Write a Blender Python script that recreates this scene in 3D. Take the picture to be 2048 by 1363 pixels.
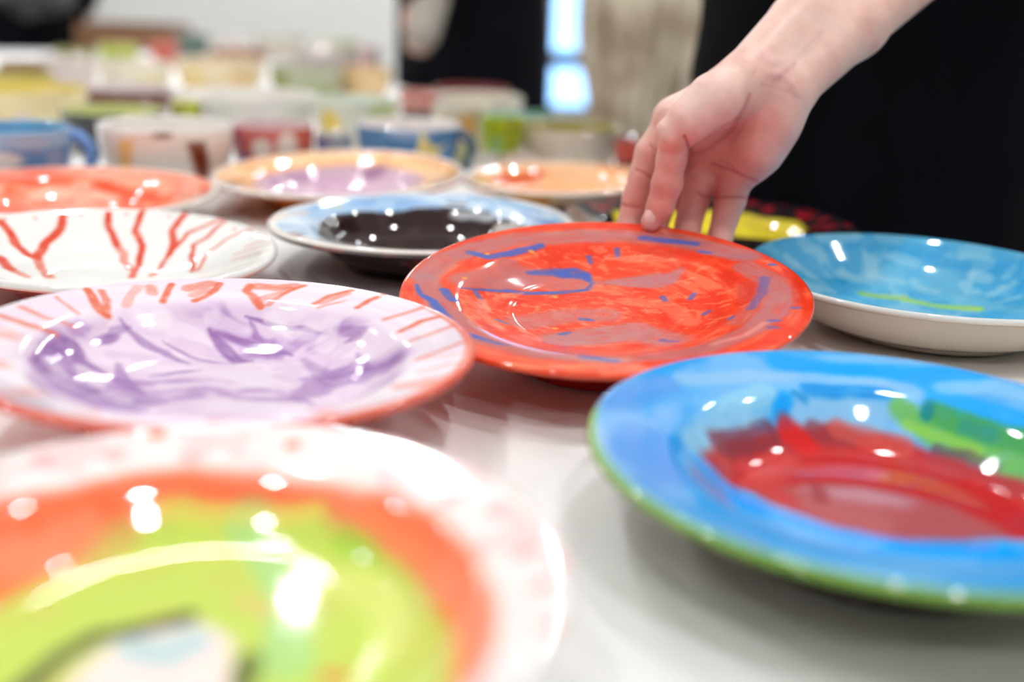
import bpy, math, random
import numpy as np
from mathutils import Matrix, Vector
PI = math.pi
TZ = .75                                   # height of the table top above the floor
C = bpy.context.scene.collection
for o in list(bpy.data.objects): bpy.data.objects.remove(o)

# ------------------------------------------------------------ camera
LENS = 40.; F = LENS/36*2048
PITCH = math.radians(17.2057); ROLL = math.radians(2.158)
CAM = np.array([0, 0, TZ+.2441])
fwd = np.array([0, math.cos(PITCH), -math.sin(PITCH)]); _r = np.array([1., 0, 0]); _u = np.cross(_r, fwd)
cr = _r*math.cos(ROLL)+_u*math.sin(ROLL); cu = -_r*math.sin(ROLL)+_u*math.cos(ROLL)
cd = bpy.data.cameras.new('camera'); cam = bpy.data.objects.new('camera', cd); C.objects.link(cam)
cd.lens = LENS; cd.sensor_width = 36; cd.clip_start = .02
cam.matrix_world = Matrix([[cr[i], cu[i], -fwd[i], CAM[i]] for i in range(3)]+[[0, 0, 0, 1]])
cd.dof.use_dof = True; cd.dof.focus_distance = .775; cd.dof.aperture_fstop = 2.1; cd.dof.aperture_blades = 9
bpy.context.scene.camera = cam
def at(px, py, depth):                     # point at a pixel of the photo, at a measured depth
    return CAM + ((px-1024)*cr/F - (py-681.5)*cu/F + fwd)*depth
def on_plane(px, py, z):
    d = (px-1024)*cr/F - (py-681.5)*cu/F + fwd
    return CAM + d*((z-CAM[2])/d[2])

# ------------------------------------------------------------ light and exposure
sc = bpy.context.scene
sc.view_settings.view_transform = 'Standard'; sc.view_settings.look = 'None'
sc.view_settings.gamma = 1; sc.view_settings.use_curve_mapping = False
sc.view_settings.exposure = -0.20
try: sc.cycles.caustics_reflective = False; sc.cycles.caustics_refractive = False
except Exception: pass
w = bpy.data.worlds.new('world'); sc.world = w; w.use_nodes = True
w.node_tree.nodes['Background'].inputs[0].default_value = (.30, .58, 1, 1)
w.node_tree.nodes['Background'].inputs[1].default_value = 5.
LAMP_L = 680.                              # radiance of every ceiling spotlight

# ------------------------------------------------------------ helpers
def lin(c):
    c = np.asarray(c, float)/255.
    return np.where(c <= .04045, c/12.92, ((c+.055)/1.055)**2.4)
def link(name, me, m=None, parent=None):
    o = bpy.data.objects.new(name, me); C.objects.link(o)
    if m is not None: me.materials.append(m)
    if parent is not None: o.parent = parent
    return o
def mesh(name, v, f, smooth=True, col=None):
    me = bpy.data.meshes.new(name)
    v = np.asarray(v, np.float32)
    if isinstance(f, np.ndarray):
        k = f.shape[1]; n = len(f)
        me.vertices.add(len(v)); me.vertices.foreach_set('co', v.ravel())
        me.loops.add(n*k); me.loops.foreach_set('vertex_index', f.astype(np.int32).ravel())
        me.polygons.add(n); me.polygons.foreach_set('loop_start', np.arange(0, n*k, k, dtype=np.int32))
        me.update(calc_edges=True); me.validate()
    else:
        me.from_pydata(v.tolist(), [], f)
    if smooth: me.polygons.foreach_set('use_smooth', np.ones(len(me.polygons), bool))
    if col is not None:
        a = me.color_attributes.new('paint', 'FLOAT_COLOR', 'POINT')
        a.data.foreach_set('color', np.concatenate([col, np.ones((len(col), 1))], 1).astype(np.float32).ravel())
    me.update()
    return me
def empty(name, loc, label, cat, group=None, rz=0):
    o = bpy.data.objects.new(name, None); C.objects.link(o); o.location = loc; o.rotation_euler = (0, 0, rz)
    o.empty_display_size = .05
    tag(o, label, cat, group); return o
def tag(o, label, cat, group=None):
    o['label'] = label; o['category'] = cat
    if group: o['group'] = group
    return o
def box(x0, x1, y0, y1, z0, z1):
    v = [(x, y, z) for x in (x0, x1) for y in (y0, y1) for z in (z0, z1)]
    return v, [(0, 1, 3, 2), (4, 6, 7, 5), (0, 4, 5, 1), (2, 3, 7, 6), (0, 2, 6, 4), (1, 5, 7, 3)]
def boxes(name, bs, m, parent=None, bevel=0):
    V = []; Fc = []
    for b in bs:
        v, f = box(*b); k = len(V); V += v; Fc += [tuple(i+k for i in q) for q in f]
    o = link(name, mesh(name, V, Fc, smooth=False), m, parent)
    if bevel:
        md = o.modifiers.new('b', 'BEVEL'); md.width = bevel; md.segments = 2
    return o
def lathe(pr, n, close=False):             # pr: list of (r, z)
    pr = np.array(pr, float); m = len(pr); th = np.arange(n)*2*PI/n
    v = np.stack([pr[:, 0][:, None]*np.cos(th), pr[:, 0][:, None]*np.sin(th), np.repeat(pr[:, 1][:, None], n, 1)], -1).reshape(-1, 3)
    i = np.arange(m-1)[:, None]*n; j = np.arange(n)[None]; j2 = (j+1) % n
    f = np.stack([i+j, i+j2, i+n+j2, i+n+j], -1).reshape(-1, 4)
    return v, f
_rng = np.random.default_rng(5); _lat = _rng.random((256, 256))
def vnoise(x, y):
    xi = np.floor(x).astype(int); yi = np.floor(y).astype(int); fx = x-xi; fy = y-yi
    fx = fx*fx*(3-2*fx); fy = fy*fy*(3-2*fy); g = lambda a, b: _lat[a % 256, b % 256]
    return (g(xi, yi)*(1-fx)+g(xi+1, yi)*fx)*(1-fy)+(g(xi, yi+1)*(1-fx)+g(xi+1, yi+1)*fx)*fy
def fbm(x, y, o=4):
    s = 0; a = .5; t = 0
    for k in range(o):
        s = s+a*vnoise(x*2**k+17.3*k, y*2**k+9.1*k); t += a; a *= .5
    return s/t
def sstep(a, b, x):
    t = np.clip((x-a)/(b-a), 0, 1); return t*t*(3-2*t)

# ------------------------------------------------------------ materials
def mat(name, col=(.8, .8, .8), rough=.5, **k):
    m = bpy.data.materials.new(name); m.use_nodes = True; b = m.node_tree.nodes['Principled BSDF']
    b.inputs['Base Color'].default_value = (*col, 1); b.inputs['Roughness'].default_value = rough
    for key, v in k.items(): b.inputs[key.replace('_', ' ')].default_value = v
    return m
def srgb(*c): return tuple(float(x) for x in lin(c))
def noisy(m, c2, scale=8, lo=.4, hi=.6, bump=0, bscale=60, stretch=None):
    nt = m.node_tree; b = nt.nodes['Principled BSDF']; tc = nt.nodes.new('ShaderNodeTexCoord')
    src = tc.outputs['Object']
    if stretch:
        mp = nt.nodes.new('ShaderNodeMapping'); mp.inputs['Scale'].default_value = stretch
        nt.links.new(src, mp.inputs[0]); src = mp.outputs[0]
    n = nt.nodes.new('ShaderNodeTexNoise'); n.inputs['Scale'].default_value = scale; n.inputs['Detail'].default_value = 5
    nt.links.new(src, n.inputs['Vector'])
    r = nt.nodes.new('ShaderNodeValToRGB'); r.color_ramp.elements[0].position = lo; r.color_ramp.elements[1].position = hi
    r.color_ramp.elements[0].color = b.inputs['Base Color'].default_value; r.color_ramp.elements[1].color = (*c2, 1)
    nt.links.new(n.outputs[0], r.inputs[0]); nt.links.new(r.outputs[0], b.inputs['Base Color'])
    if bump: add_bump(m, bump, bscale)
    return m
def add_bump(m, dist, scale):
    nt = m.node_tree; b = nt.nodes['Principled BSDF']; tc = nt.nodes.new('ShaderNodeTexCoord')
    n2 = nt.nodes.new('ShaderNodeTexNoise'); n2.inputs['Scale'].default_value = scale; n2.inputs['Detail'].default_value = 2
    nt.links.new(tc.outputs['Object'], n2.inputs['Vector'])
    bp = nt.nodes.new('ShaderNodeBump'); bp.inputs['Distance'].default_value = dist; bp.inputs['Strength'].default_value = 1
    nt.links.new(n2.outputs[0], bp.inputs['Height']); nt.links.new(bp.outputs[0], b.inputs['Normal'])
def painted(name, rough=.07, bump=.0002, bscale=22, **k):
    m = mat(name, rough=rough, **k); nt = m.node_tree; a = nt.nodes.new('ShaderNodeAttribute'); a.attribute_name = 'paint'
    nt.links.new(a.outputs['Color'], nt.nodes['Principled BSDF'].inputs['Base Color'])
    if bump: add_bump(m, bump, bscale)
    return m
M_glaze = painted('painted_glaze', Coat_Weight=.3, Coat_Roughness=.03)
M_wall = noisy(mat('white_wall', srgb(243, 243, 240), .8), srgb(238, 239, 235), 1.2, bump=.0006, bscale=150)
M_ceil = mat('ceiling_paint', srgb(238, 236, 230), .9)
M_floor = noisy(mat('floor_grey', srgb(120, 112, 104), .5), srgb(95, 88, 82), 6)
M_cloth = noisy(mat('white_cloth', srgb(243, 241, 239), .6), srgb(238, 236, 235), 3, bump=.0003, bscale=900)
M_wood = noisy(mat('wood', srgb(139, 98, 66), .5), srgb(112, 76, 50), 14, .3, .7, stretch=(1, 1, 8))
M_metal = mat('lamp_metal', (.6, .6, .6), .3, Metallic=1.)
M_black = noisy(mat('black_fabric', srgb(9, 9, 12), .9, Specular_IOR_Level=.15), srgb(17, 17, 21), 6, bump=.002, bscale=9)
M_black2 = noisy(mat('black_denim', srgb(7, 8, 14), .9, Specular_IOR_Level=.15), srgb(12, 13, 22), 9, bump=.002, bscale=12)
M_skin = painted('skin', rough=.42, bump=.00025, bscale=420, Subsurface_Weight=.18, Subsurface_Scale=.01)
M_skin.node_tree.nodes['Principled BSDF'].inputs['Subsurface Radius'].default_value = (1, .35, .2)
M_skin2 = mat('skin_plain', srgb(206, 160, 142), .5, Subsurface_Weight=.1, Subsurface_Scale=.01)
M_hair = noisy(mat('brown_hair', srgb(60, 40, 28), .5), srgb(90, 62, 42), 30, stretch=(6, 6, 1))
# ---- pottery shapes: rim pose (metres, table top = 0) and profile of every dish ----
DISH = {  # cx, cy, rim height, normal x, normal y, radius
 'orange':(.0605,.7417,.0552,-.0417,-.1222,.1353), 'lav':(-0.1581,0.5917,0.0574,.0238,.0113,.1357),
 'white':(-.3243,.8754,.0421,.0434,-.0039,.1305), 'dark':(-.085,1.0082,.0437,-.0146,.002,.1331),
 'peach':(-0.2010,1.2743,0.0417,-.0297,-.0274,.1388), 'tan':(.0525,1.3481,.0344,-.0249,-.0003,.1158),
 'red':(-0.4484,1.1306,0.0382,.0107,.0007,.1401), 'bowl':(.3252,.8653,.0467,.0042,.0011,.1374),
 'blue':(.1799,.4929,.0488,-.0002,.0025,.1403), 'rain':(-0.1035,0.3340,0.0617,.0017,.003,.1235),
 'black':(.1914,1.126,.030,-.0076,.0027,.1425)}
PROF = {  # (radius fraction, height below the rim) of the upper face
 'plate':[(0,-.032),(.30,-.0312),(.45,-.0292),(.57,-.0245),(.66,-.018),(.735,-.0095),(.77,-.0072),(.9,-.0032),(1,0)],
 'platen':[(0,-.0300),(.52,-.0300),(.59,-.0270),(.66,-.019),(.735,-.0095),(.77,-.0072),(.9,-.0032),(1,0)],
 'shallow':[(0,-.0205),(.3,-.0205),(.46,-.0185),(.62,-.0115),(.72,-.0055),(.78,-.0035),(.9,-.0015),(1,0)],
 'bluep':[(0,-.036),(.40,-.036),(.52,-.034),(.62,-.022),(.70,-.0105),(.74,-.008),(.9,-.0035),(1,0)],
 'deep':[(0,-.0345),(.40,-.034),(.52,-.031),(.61,-.023),(.675,-.012),(.72,-.007),(.9,-.002),(1,0)],
 'bowlw':[(0,-.031),(.35,-.030),(.55,-.0255),(.7,-.018),(.85,-.0085),(.95,-.002),(1,0)],
 'bowlb':[(0,-.0395),(.45,-.0388),(.6,-.0362),(.72,-.0305),(.82,-.0215),(.9,-.0115),(.96,-.004),(1,0)],
 'flat':[(0,-.022),(.55,-.022),(.66,-.0205),(.72,-.013),(.78,-.008),(.9,-.003),(1,0)]}
SHAPE = {'orange':('shallow',.48),'lav':('plate',.52),'white':('bowlw',.5),'dark':('deep',.5),'peach':('deep',.5),
 'tan':('flat',.5),'red':('plate',.5),'bowl':('bowlb',.55),'blue':('bluep',.5),'rain':('platen',.5),'black':('flat',.55)}
def prof_table(key):
    p = np.array(PROF[key]); r = np.linspace(-1, 2, 3001)
    z = np.interp(np.abs(r), p[:,0], p[:,1]); z = np.where(np.abs(r) > 1, p[-1,1]+(np.abs(r)-1)*.02, z)
    k = np.exp(-.5*(np.arange(-60,61)/22.)**2); k /= k.sum()
    return r, np.convolve(z, k, 'same')
PT = {k: prof_table(k) for k in PROF}
def zin(key, rho): return np.interp(rho, PT[key][0], PT[key][1])
def frame(n):
    cx,cy,cz,ax,ay,R = DISH[n]
    nz = np.array([ax,ay,1.]); nz /= np.linalg.norm(nz)
    xx = np.array([1.,0,0]) - nz[0]*nz; xx /= np.linalg.norm(xx)
    return np.array([cx,cy,cz]), np.stack([xx, np.cross(nz,xx), nz], 1), R
def dish_colour(n, x, y, rho, th, inner, lip, zrel):
    """glaze colours of one dish from local coordinates in radii; returns sRGB 0..255"""
    N = len(x); col = np.empty((N, 3)); out = inner == 0
    s = {'orange':3,'lav':11,'white':21,'dark':31,'peach':41,'tan':51,'red':61,'bowl':71,'blue':81,'rain':91,'black':101}[n]
    f1 = fbm(x*3+s, y*3+s); f2 = fbm(x*9+s, y*9-s); ring = fbm(rho*26+s, th*2.2+s+3); br = fbm(x*22+y*6+s, y*34+s, 3)
    mix = lambda c, d, a: c*(1-a[:, None])+np.array(d, float)*a[:, None]
    c0 = lambda *c: np.tile(np.array(c, float), (N, 1))
    if n == 'orange':
        c = c0(248, 72, 38); c = mix(c, (252, 128, 92), sstep(.50, .74, ring)*.75); c = mix(c, (226, 46, 24), sstep(.55, .3, f2)*.5)
        c = mix(c, (255, 150, 118), sstep(.56, .75, br)*.5*(rho < .72))
    elif n == 'lav':
        c = c0(236, 220, 234); c = mix(c, (246, 234, 240), sstep(.4, .7, ring)*.7)
        wx = x*2.6+fbm(x*2+5, y*2)*2.2; wy = y*5+fbm(x*2, y*2+8)*2.2; sw = fbm(wx, wy, 4)
        well = sstep(.80, .70, rho)
        c = mix(c, (220, 196, 220), well*.9)
        c = mix(c, (172, 132, 188), well*sstep(.48, .60, sw)*.7); c = mix(c, (138, 96, 160), well*sstep(.60, .70, sw)*.6)
        c = mix(c, (250, 240, 244), well*sstep(.44, .34, sw)*.4)
        t2 = th*14+fbm(th*3, rho*2)*2.2; da = sstep(.25, .8, np.sin(t2))*sstep(.74, .84, rho)*sstep(.35, .6, fbm(th*4+3, rho*3))
        front = sstep(.15, -.15, y)
        c = mix(c, (236, 120, 92), da*.55*front)
        c = mix(c, (230, 84, 56), sstep(.965, .985, rho)*.75*sstep(-.2, .25, np.cos(th+.95)+.1*f1))
    elif n == 'white':
        c = c0(240, 239, 235); c = mix(c, (234, 233, 230), f1)
    elif n == 'dark':
        c = c0(172, 204, 236); c = mix(c, (206, 226, 242), sstep(.45, .65, f1)); c = mix(c, (120, 168, 222), sstep(.55, .7, f2)*.6)
        edge = .70+.03*(fbm(th*3+1, th*0+4)-.5)*3; bw = sstep(edge+.008, edge-.008, rho)
        c = mix(c, (48, 32, 33), bw); c = mix(c, (78, 56, 54), bw*sstep(.5, .7, f2)*.5)
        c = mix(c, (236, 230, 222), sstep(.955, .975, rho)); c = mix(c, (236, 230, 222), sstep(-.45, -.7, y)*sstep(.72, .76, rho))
    elif n == 'peach':
        c = c0(250, 198, 140); c = mix(c, (252, 182, 122), sstep(.4, .7, f1)); w = sstep(.71, .66, rho)
        c = mix(c, (216, 186, 202), w); c = mix(c, (190, 150, 182), w*sstep(.55, .7, f2)*.7)
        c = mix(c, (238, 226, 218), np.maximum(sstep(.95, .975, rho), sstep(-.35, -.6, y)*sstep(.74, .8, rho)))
    elif n == 'tan':
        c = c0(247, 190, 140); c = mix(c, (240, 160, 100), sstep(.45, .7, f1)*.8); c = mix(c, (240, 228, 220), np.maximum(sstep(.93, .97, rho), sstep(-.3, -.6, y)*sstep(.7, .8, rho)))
    elif n == 'red':
        c = c0(252, 158, 130); c = mix(c, (250, 120, 86), sstep(.45, .6, fbm(x*2+3, y*6+2))); c = mix(c, (252, 196, 172), sstep(.55, .7, f2)*.6)
        c = mix(c, (236, 224, 214), sstep(.965, .985, rho))
    elif n == 'bowl':
        c = c0(108, 186, 222); c = mix(c, (62, 164, 216), sstep(.42, .62, f1)*.7); c = mix(c, (156, 208, 228), sstep(.52, .68, f2)*.7)
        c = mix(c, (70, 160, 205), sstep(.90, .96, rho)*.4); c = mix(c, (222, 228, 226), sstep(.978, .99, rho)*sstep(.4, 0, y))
    elif n == 'blue':
        c = c0(84, 172, 240); c = mix(c, (120, 188, 242), sstep(.45, .65, f1)*.8); c = mix(c, (20, 156, 236), sstep(.55, .7, fbm(th*3, rho*9))*.55)
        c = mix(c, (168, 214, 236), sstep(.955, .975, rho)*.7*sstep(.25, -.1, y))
        c = mix(c, (128, 176, 66), sstep(.988, .997, rho)*sstep(.4, .1, y))
    elif n == 'rain':
        c = c0(240, 235, 232); c = mix(c, (240, 206, 206), sstep(.52, .68, f2)*.8)
    elif n == 'black':
        c = c0(40, 34, 37); c = mix(c, (62, 54, 54), sstep(.5, .7, f2)*.6)
        da = sstep(.6, .9, np.sin(th*15+2*f1))*sstep(.80, .84, rho)*sstep(.95, .91, rho); c = mix(c, (170, 28, 44), da)
        da = sstep(.55, .9, np.sin(th*11+1+2*f1))*sstep(.95, .97, rho); c = mix(c, (150, 28, 40), da)
    col[:] = c
    # brush strokes and filled patches, in plate coordinates
    wx = x+.022*(fbm(x*9+s, y*9, 2)-.5)+.006*(fbm(x*30, y*30+s)-.5); wy = y+.022*(fbm(x*9, y*9+s+40, 2)-.5)+.006*(fbm(x*30+7, y*30+s)-.5)
    idx = np.where(inner == 1)[0]; X = wx[idx]; Y = wy[idx]; cc = col[idx]; tex = br[idx]; tx2 = f2[idx]
    for kind, rgb, al, wd, tp, pts in PAINT.get(n, []):
        P = np.array(pts, float)
        lo = P.min(0)-wd*2; hi = P.max(0)+wd*2
        sel = np.where((X > lo[0]) & (X < hi[0]) & (Y > lo[1]) & (Y < hi[1]))[0]
        if not len(sel): continue
        px = X[sel]; py = Y[sel]; best = np.full(len(sel), 9.); along = np.zeros(len(sel)); ins = np.zeros(len(sel), bool); w_at = np.full(len(sel), wd)
        m = len(P); rng = range(m if kind == 'p' else m-1)
        for i in rng:
            a = P[i]; b = P[(i+1) % m]; ab = b-a; L = ab@ab+1e-12
            t = np.clip(((px-a[0])*ab[0]+(py-a[1])*ab[1])/L, 0, 1)
            d = np.hypot(px-a[0]-t*ab[0], py-a[1]-t*ab[1]); k = d < best
            best = np.where(k, d, best); along = np.where(k, (i+t), along)
            if kind == 's' and tp:
                u = (i+t)/(m-1); w_at = np.where(k, wd*(.35+.65*np.sin(PI*np.clip(u, .03, .97))), w_at)
            if kind == 'p' and abs(ab[1]) > 1e-9:
                ins ^= ((a[1] > py) != (b[1] > py)) & (px < (b[0]-a[0])*(py-a[1])/(b[1]-a[1])+a[0])
        if kind == 'p':
            sd = np.where(ins, -best, best); al_ = al*sstep(wd/2+.012, -wd/2-.012, sd)
            al_ = al_*(.82+.36*np.clip(tx2[sel], 0, .5)) if al > .95 else al_
        else:
            soft = max(.45*wd, .008); al_ = al*sstep(w_at/1.0+soft*.5, w_at/1.0-soft, best)
            stk = vnoise(best/.011+wd*900, along*2.5+wd*70+al*10); al_ = al_*np.clip(.42+.45*tex[sel]+.62*stk, 0, 1)
        al_ = np.clip(al_, 0, 1)[:, None]
        cc[sel] = cc[sel]*(1-al_)+np.array(rgb, float)*al_
    col[idx] = cc
    # underside
    o = {'orange':(196, 38, 28),'lav':(226, 84, 58),'white':(206, 66, 46),'dark':(44, 30, 30),'peach':(218, 110, 40),'tan':(226, 206, 178),
         'red':(214, 204, 196),'bowl':(214, 200, 182),'blue':(62, 40, 44),'rain':(238, 232, 228),'black':(34, 30, 32)}[n]
    oc = np.tile(np.array(o, float), (N, 1))
    if n == 'dark': oc = mix(oc, (120, 44, 36), sstep(.56, .66, f2)); oc = mix(oc, (236, 230, 222), sstep(-.004, -.001, zrel))
    if n == 'blue': oc = mix(oc, (116, 160, 62), sstep(-.0115, -.008, zrel))
    if n == 'tan': oc = mix(oc, (222, 160, 70), sstep(.5, .62, f1)*(x < 0))
    if n in ('orange', 'lav'): oc = mix(oc, (236, 74, 46), sstep(-.009, -.006, zrel))
    if n == 'white': oc = mix(oc, (240, 236, 230), sstep(-.006, -.004, zrel))
    if n in ('bowl', 'red', 'tan', 'peach'): oc = mix(oc, (236, 230, 222), sstep(-.005, -.003, zrel))
    col[out] = oc[out]
    return col
def build_dish(n, name, label, cat, group, na, nr):
    c, M, R = frame(n); key, rf = SHAPE[n]
    tilt = math.acos(min(1, M[2, 2])); H = c[2]-math.sin(tilt)*rf*R*1.03-.0008
    t = .0068 if n in ('peach', 'tan', 'dark', 'white', 'red') else .0048
    rho_i = np.linspace(0.004, 1, nr)
    prf = [(r, float(zin(key, r)), 1) for r in rho_i]
    for a in np.linspace(0, PI, 7)[1:-1]:            # rounded lip
        prf.append((1+.5*t/R*math.sin(a)*1.1, -t/2+t/2*math.cos(a)+float(zin(key, 1)), 1 if a < PI*.45 else 0))
    for r in np.linspace(1, rf+.02, 26): prf.append((r, float(zin(key, r if r > .93 else r*.91+(r-rf)/(.93-rf)*.0837))-(t+(.0040-t)*sstep(.95, .7, r)), 0))
    zb = float(zin(key, 0))-.0040
    for r in np.linspace(rf-.03, .004, 8): prf.append((r, min(zb, float(zin(key, r))-.0040), 0))
    pr = np.array(prf); nm = len(pr)
    th = np.arange(na)*2*PI/na
    wob = 1+.003*np.sin(3*th+len(n))+.002*np.sin(5*th+1); rip = 0
    rr = pr[:, 0][:, None]*wob[None]; zz = np.repeat(pr[:, 1][:, None], na, 1)
    zz = zz+.0009*np.sin(2*th+ord(n[0]))[None]*pr[:, 0][:, None]**3
    if n == 'orange': zz = zz+.00004*np.sin(pr[:, 0]*150)[:, None]*(pr[:, 0] < .5)[:, None]*(pr[:, 2] > .5)[:, None]
    X = rr*np.cos(th); Y = rr*np.sin(th)
    inner = np.repeat(pr[:, 2][:, None], na, 1).ravel(); rho = np.repeat(pr[:, 0][:, None], na, 1).ravel(); tt = np.tile(th, nm)
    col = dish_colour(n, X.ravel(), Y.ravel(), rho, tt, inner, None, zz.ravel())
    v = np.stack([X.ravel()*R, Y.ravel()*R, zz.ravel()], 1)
    i = np.arange(nm-1)[:, None]*na; j = np.arange(na)[None]; j2 = (j+1) % na
    f = np.stack([i+j, i+na+j, i+na+j2, i+j2], -1).reshape(-1, 4)[:, ::-1]
    root = empty(name, (0, 0, 0), label, cat, group)
    Mw = Matrix([[*M[k], c[k]+(TZ if k == 2 else 0)] for k in range(3)]+[[0, 0, 0, 1]])
    base = Mw @ Matrix.Translation((0, 0, -H)); root.matrix_world = base
    v2 = v+np.array([0, 0, H])
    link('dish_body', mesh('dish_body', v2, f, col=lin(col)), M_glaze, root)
    zt = float(zin(key, rf))-t+H+.0015; ro = (rf+.02)*R; ri = (rf-.035)*R
    fp = [(ri, zt), (ri, .0015), (ri+.001, 0), (ro-.0015, 0), (ro, .0015), (ro+.0012, (zt)*.6), (ro+.002, zt)]
    fv, ff = lathe(fp, 96)
    fc = {'orange':(170, 30, 26),'lav':(214, 76, 54),'white':(186, 58, 42),'dark':(38, 26, 26),'peach':(208, 100, 36),'tan':(222, 204, 178),'red':(206, 198, 190),'bowl':(208, 194, 176),'blue':(52, 36, 40),'rain':(230, 224, 220),'black':(30, 27, 29)}[n]
    link('foot_ring', mesh('foot_ring', fv, ff[:, ::-1], col=np.tile(lin(fc), (len(fv), 1))), M_glaze, root)
    return root

# ------------------------------------------------------------ solid shapes grown from distance fields
def surface_nets(D, org, h):
    nx, ny, nz = D.shape; S = D < 0
    c = S[:-1, :-1, :-1].astype(np.int8)
    tot = sum(S[i:nx-1+i, j:ny-1+j, k:nz-1+k].astype(np.int8) for i in (0, 1) for j in (0, 1) for k in (0, 1))
    act = (tot > 0) & (tot < 8); idx = -np.ones(act.shape, np.int64); ci = np.argwhere(act); idx[act] = np.arange(len(ci))
    acc = np.zeros((len(ci), 3)); cnt = np.zeros(len(ci))
    crn = [(i, j, k) for i in (0, 1) for j in (0, 1) for k in (0, 1)]
    vals = {q: D[ci[:, 0]+q[0], ci[:, 1]+q[1], ci[:, 2]+q[2]] for q in crn}
    for a in crn:
        for ax in range(3):
            if a[ax] == 0:
                b = list(a); b[ax] = 1; b = tuple(b); va = vals[a]; vb = vals[b]; m = (va < 0) != (vb < 0)
                t = np.where(m, va/np.where(m, va-vb, 1), 0); p = np.tile(np.array(a, float), (len(ci), 1)); p[:, ax] = t
                acc[m] += p[m]; cnt[m] += 1
    V = (ci+acc/cnt[:, None])*h+org
    Fs = []
    for ax in range(3):
        sl0 = [slice(1, -1)]*3; sl0[ax] = slice(0, -1); sl1 = [slice(1, -1)]*3; sl1[ax] = slice(1, None)
        s0 = S[tuple(sl0)]; s1 = S[tuple(sl1)]; e = np.argwhere(s0 != s1); 
        if not len(e): continue
        fl = s0[e[:, 0], e[:, 1], e[:, 2]]
        off = np.array([1, 1, 1]); off[ax] = 0; e = e+off
        u, w_ = [(1, 2), (2, 0), (0, 1)][ax]
        def g(du, dw):
            q = e.copy(); q[:, u] += du; q[:, w_] += dw; return idx[q[:, 0], q[:, 1], q[:, 2]]
        quad = np.stack([g(-1, -1), g(0, -1), g(0, 0), g(-1, 0)], 1)
        quad[~fl] = quad[~fl][:, ::-1]; Fs.append(quad)
    Fq = np.concatenate(Fs); Fq = Fq[(Fq >= 0).all(1)]
    return V, Fq
class Field:
    def __init__(s, lo, hi, h):
        s.lo = np.array(lo, float); s.h = h; s.n = np.ceil((np.array(hi)-s.lo)/h).astype(int)+1
    def new(s): return np.full(s.n, .05, np.float32)
    def sub(s, pts, rad):
        a = np.maximum(np.floor((pts.min(0)-rad-s.lo)/s.h).astype(int), 0); b = np.minimum(np.ceil((pts.max(0)+rad-s.lo)/s.h).astype(int)+1, s.n)
        return a, b
    def cone(s, D, a, b, ra, rb, k=.004, sq=None, cut=False):
        """rounded cone blended into D (smooth minimum), or carved out of it"""
        a = np.array(a, float); b = np.array(b, float); P = np.stack([a, b]); i, j = s.sub(P, max(ra, rb)+k+.03)
        if (j <= i).any(): return
        g = np.ogrid[i[0]:j[0], i[1]:j[1], i[2]:j[2]]
        X, Y, Z = [g[q]*s.h+s.lo[q] for q in range(3)]
        if sq is not None:                            # squash: (axis vector, factor)
            pass
        ab = b-a; L = ab@ab+1e-12
        t = np.clip(((X-a[0])*ab[0]+(Y-a[1])*ab[1]+(Z-a[2])*ab[2])/L, 0, 1)
        dx = X-a[0]-t*ab[0]; dy = Y-a[1]-t*ab[1]; dz = Z-a[2]-t*ab[2]
        q2 = dx*dx+dy*dy+dz*dz
        if sq is not None:
            ax, fac = sq; dt = dx*ax[0]+dy*ax[1]+dz*ax[2]; q2 = q2+(fac*fac-1)*dt*dt
        d = np.sqrt(q2)-(ra+(rb-ra)*t)
        V = D[i[0]:j[0], i[1]:j[1], i[2]:j[2]]
        if cut:
            hh = np.clip(.5-.5*(V+d)/k, 0, 1); D[i[0]:j[0], i[1]:j[1], i[2]:j[2]] = V*(1-hh)-d*hh+k*hh*(1-hh)
        else:
            hh = np.clip(.5+.5*(V-d)/k, 0, 1); D[i[0]:j[0], i[1]:j[1], i[2]:j[2]] = V*(1-hh)+d*hh-k*hh*(1-hh)
    def join(s, A, B, k):
        hh = np.clip(.5+.5*(A-B)/k, 0, 1); return A*(1-hh)+B*hh-k*hh*(1-hh)
    def mesh(s, D): return surface_nets(D, s.lo, s.h)
def vert_normals(V, Fq):
    n = np.cross(V[Fq[:, 2]]-V[Fq[:, 0]], V[Fq[:, 3]]-V[Fq[:, 1]]); N = np.zeros_like(V)
    for k in range(4): np.add.at(N, Fq[:, k], n)
    return N/(np.linalg.norm(N, axis=1)[:, None]+1e-12)
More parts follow.
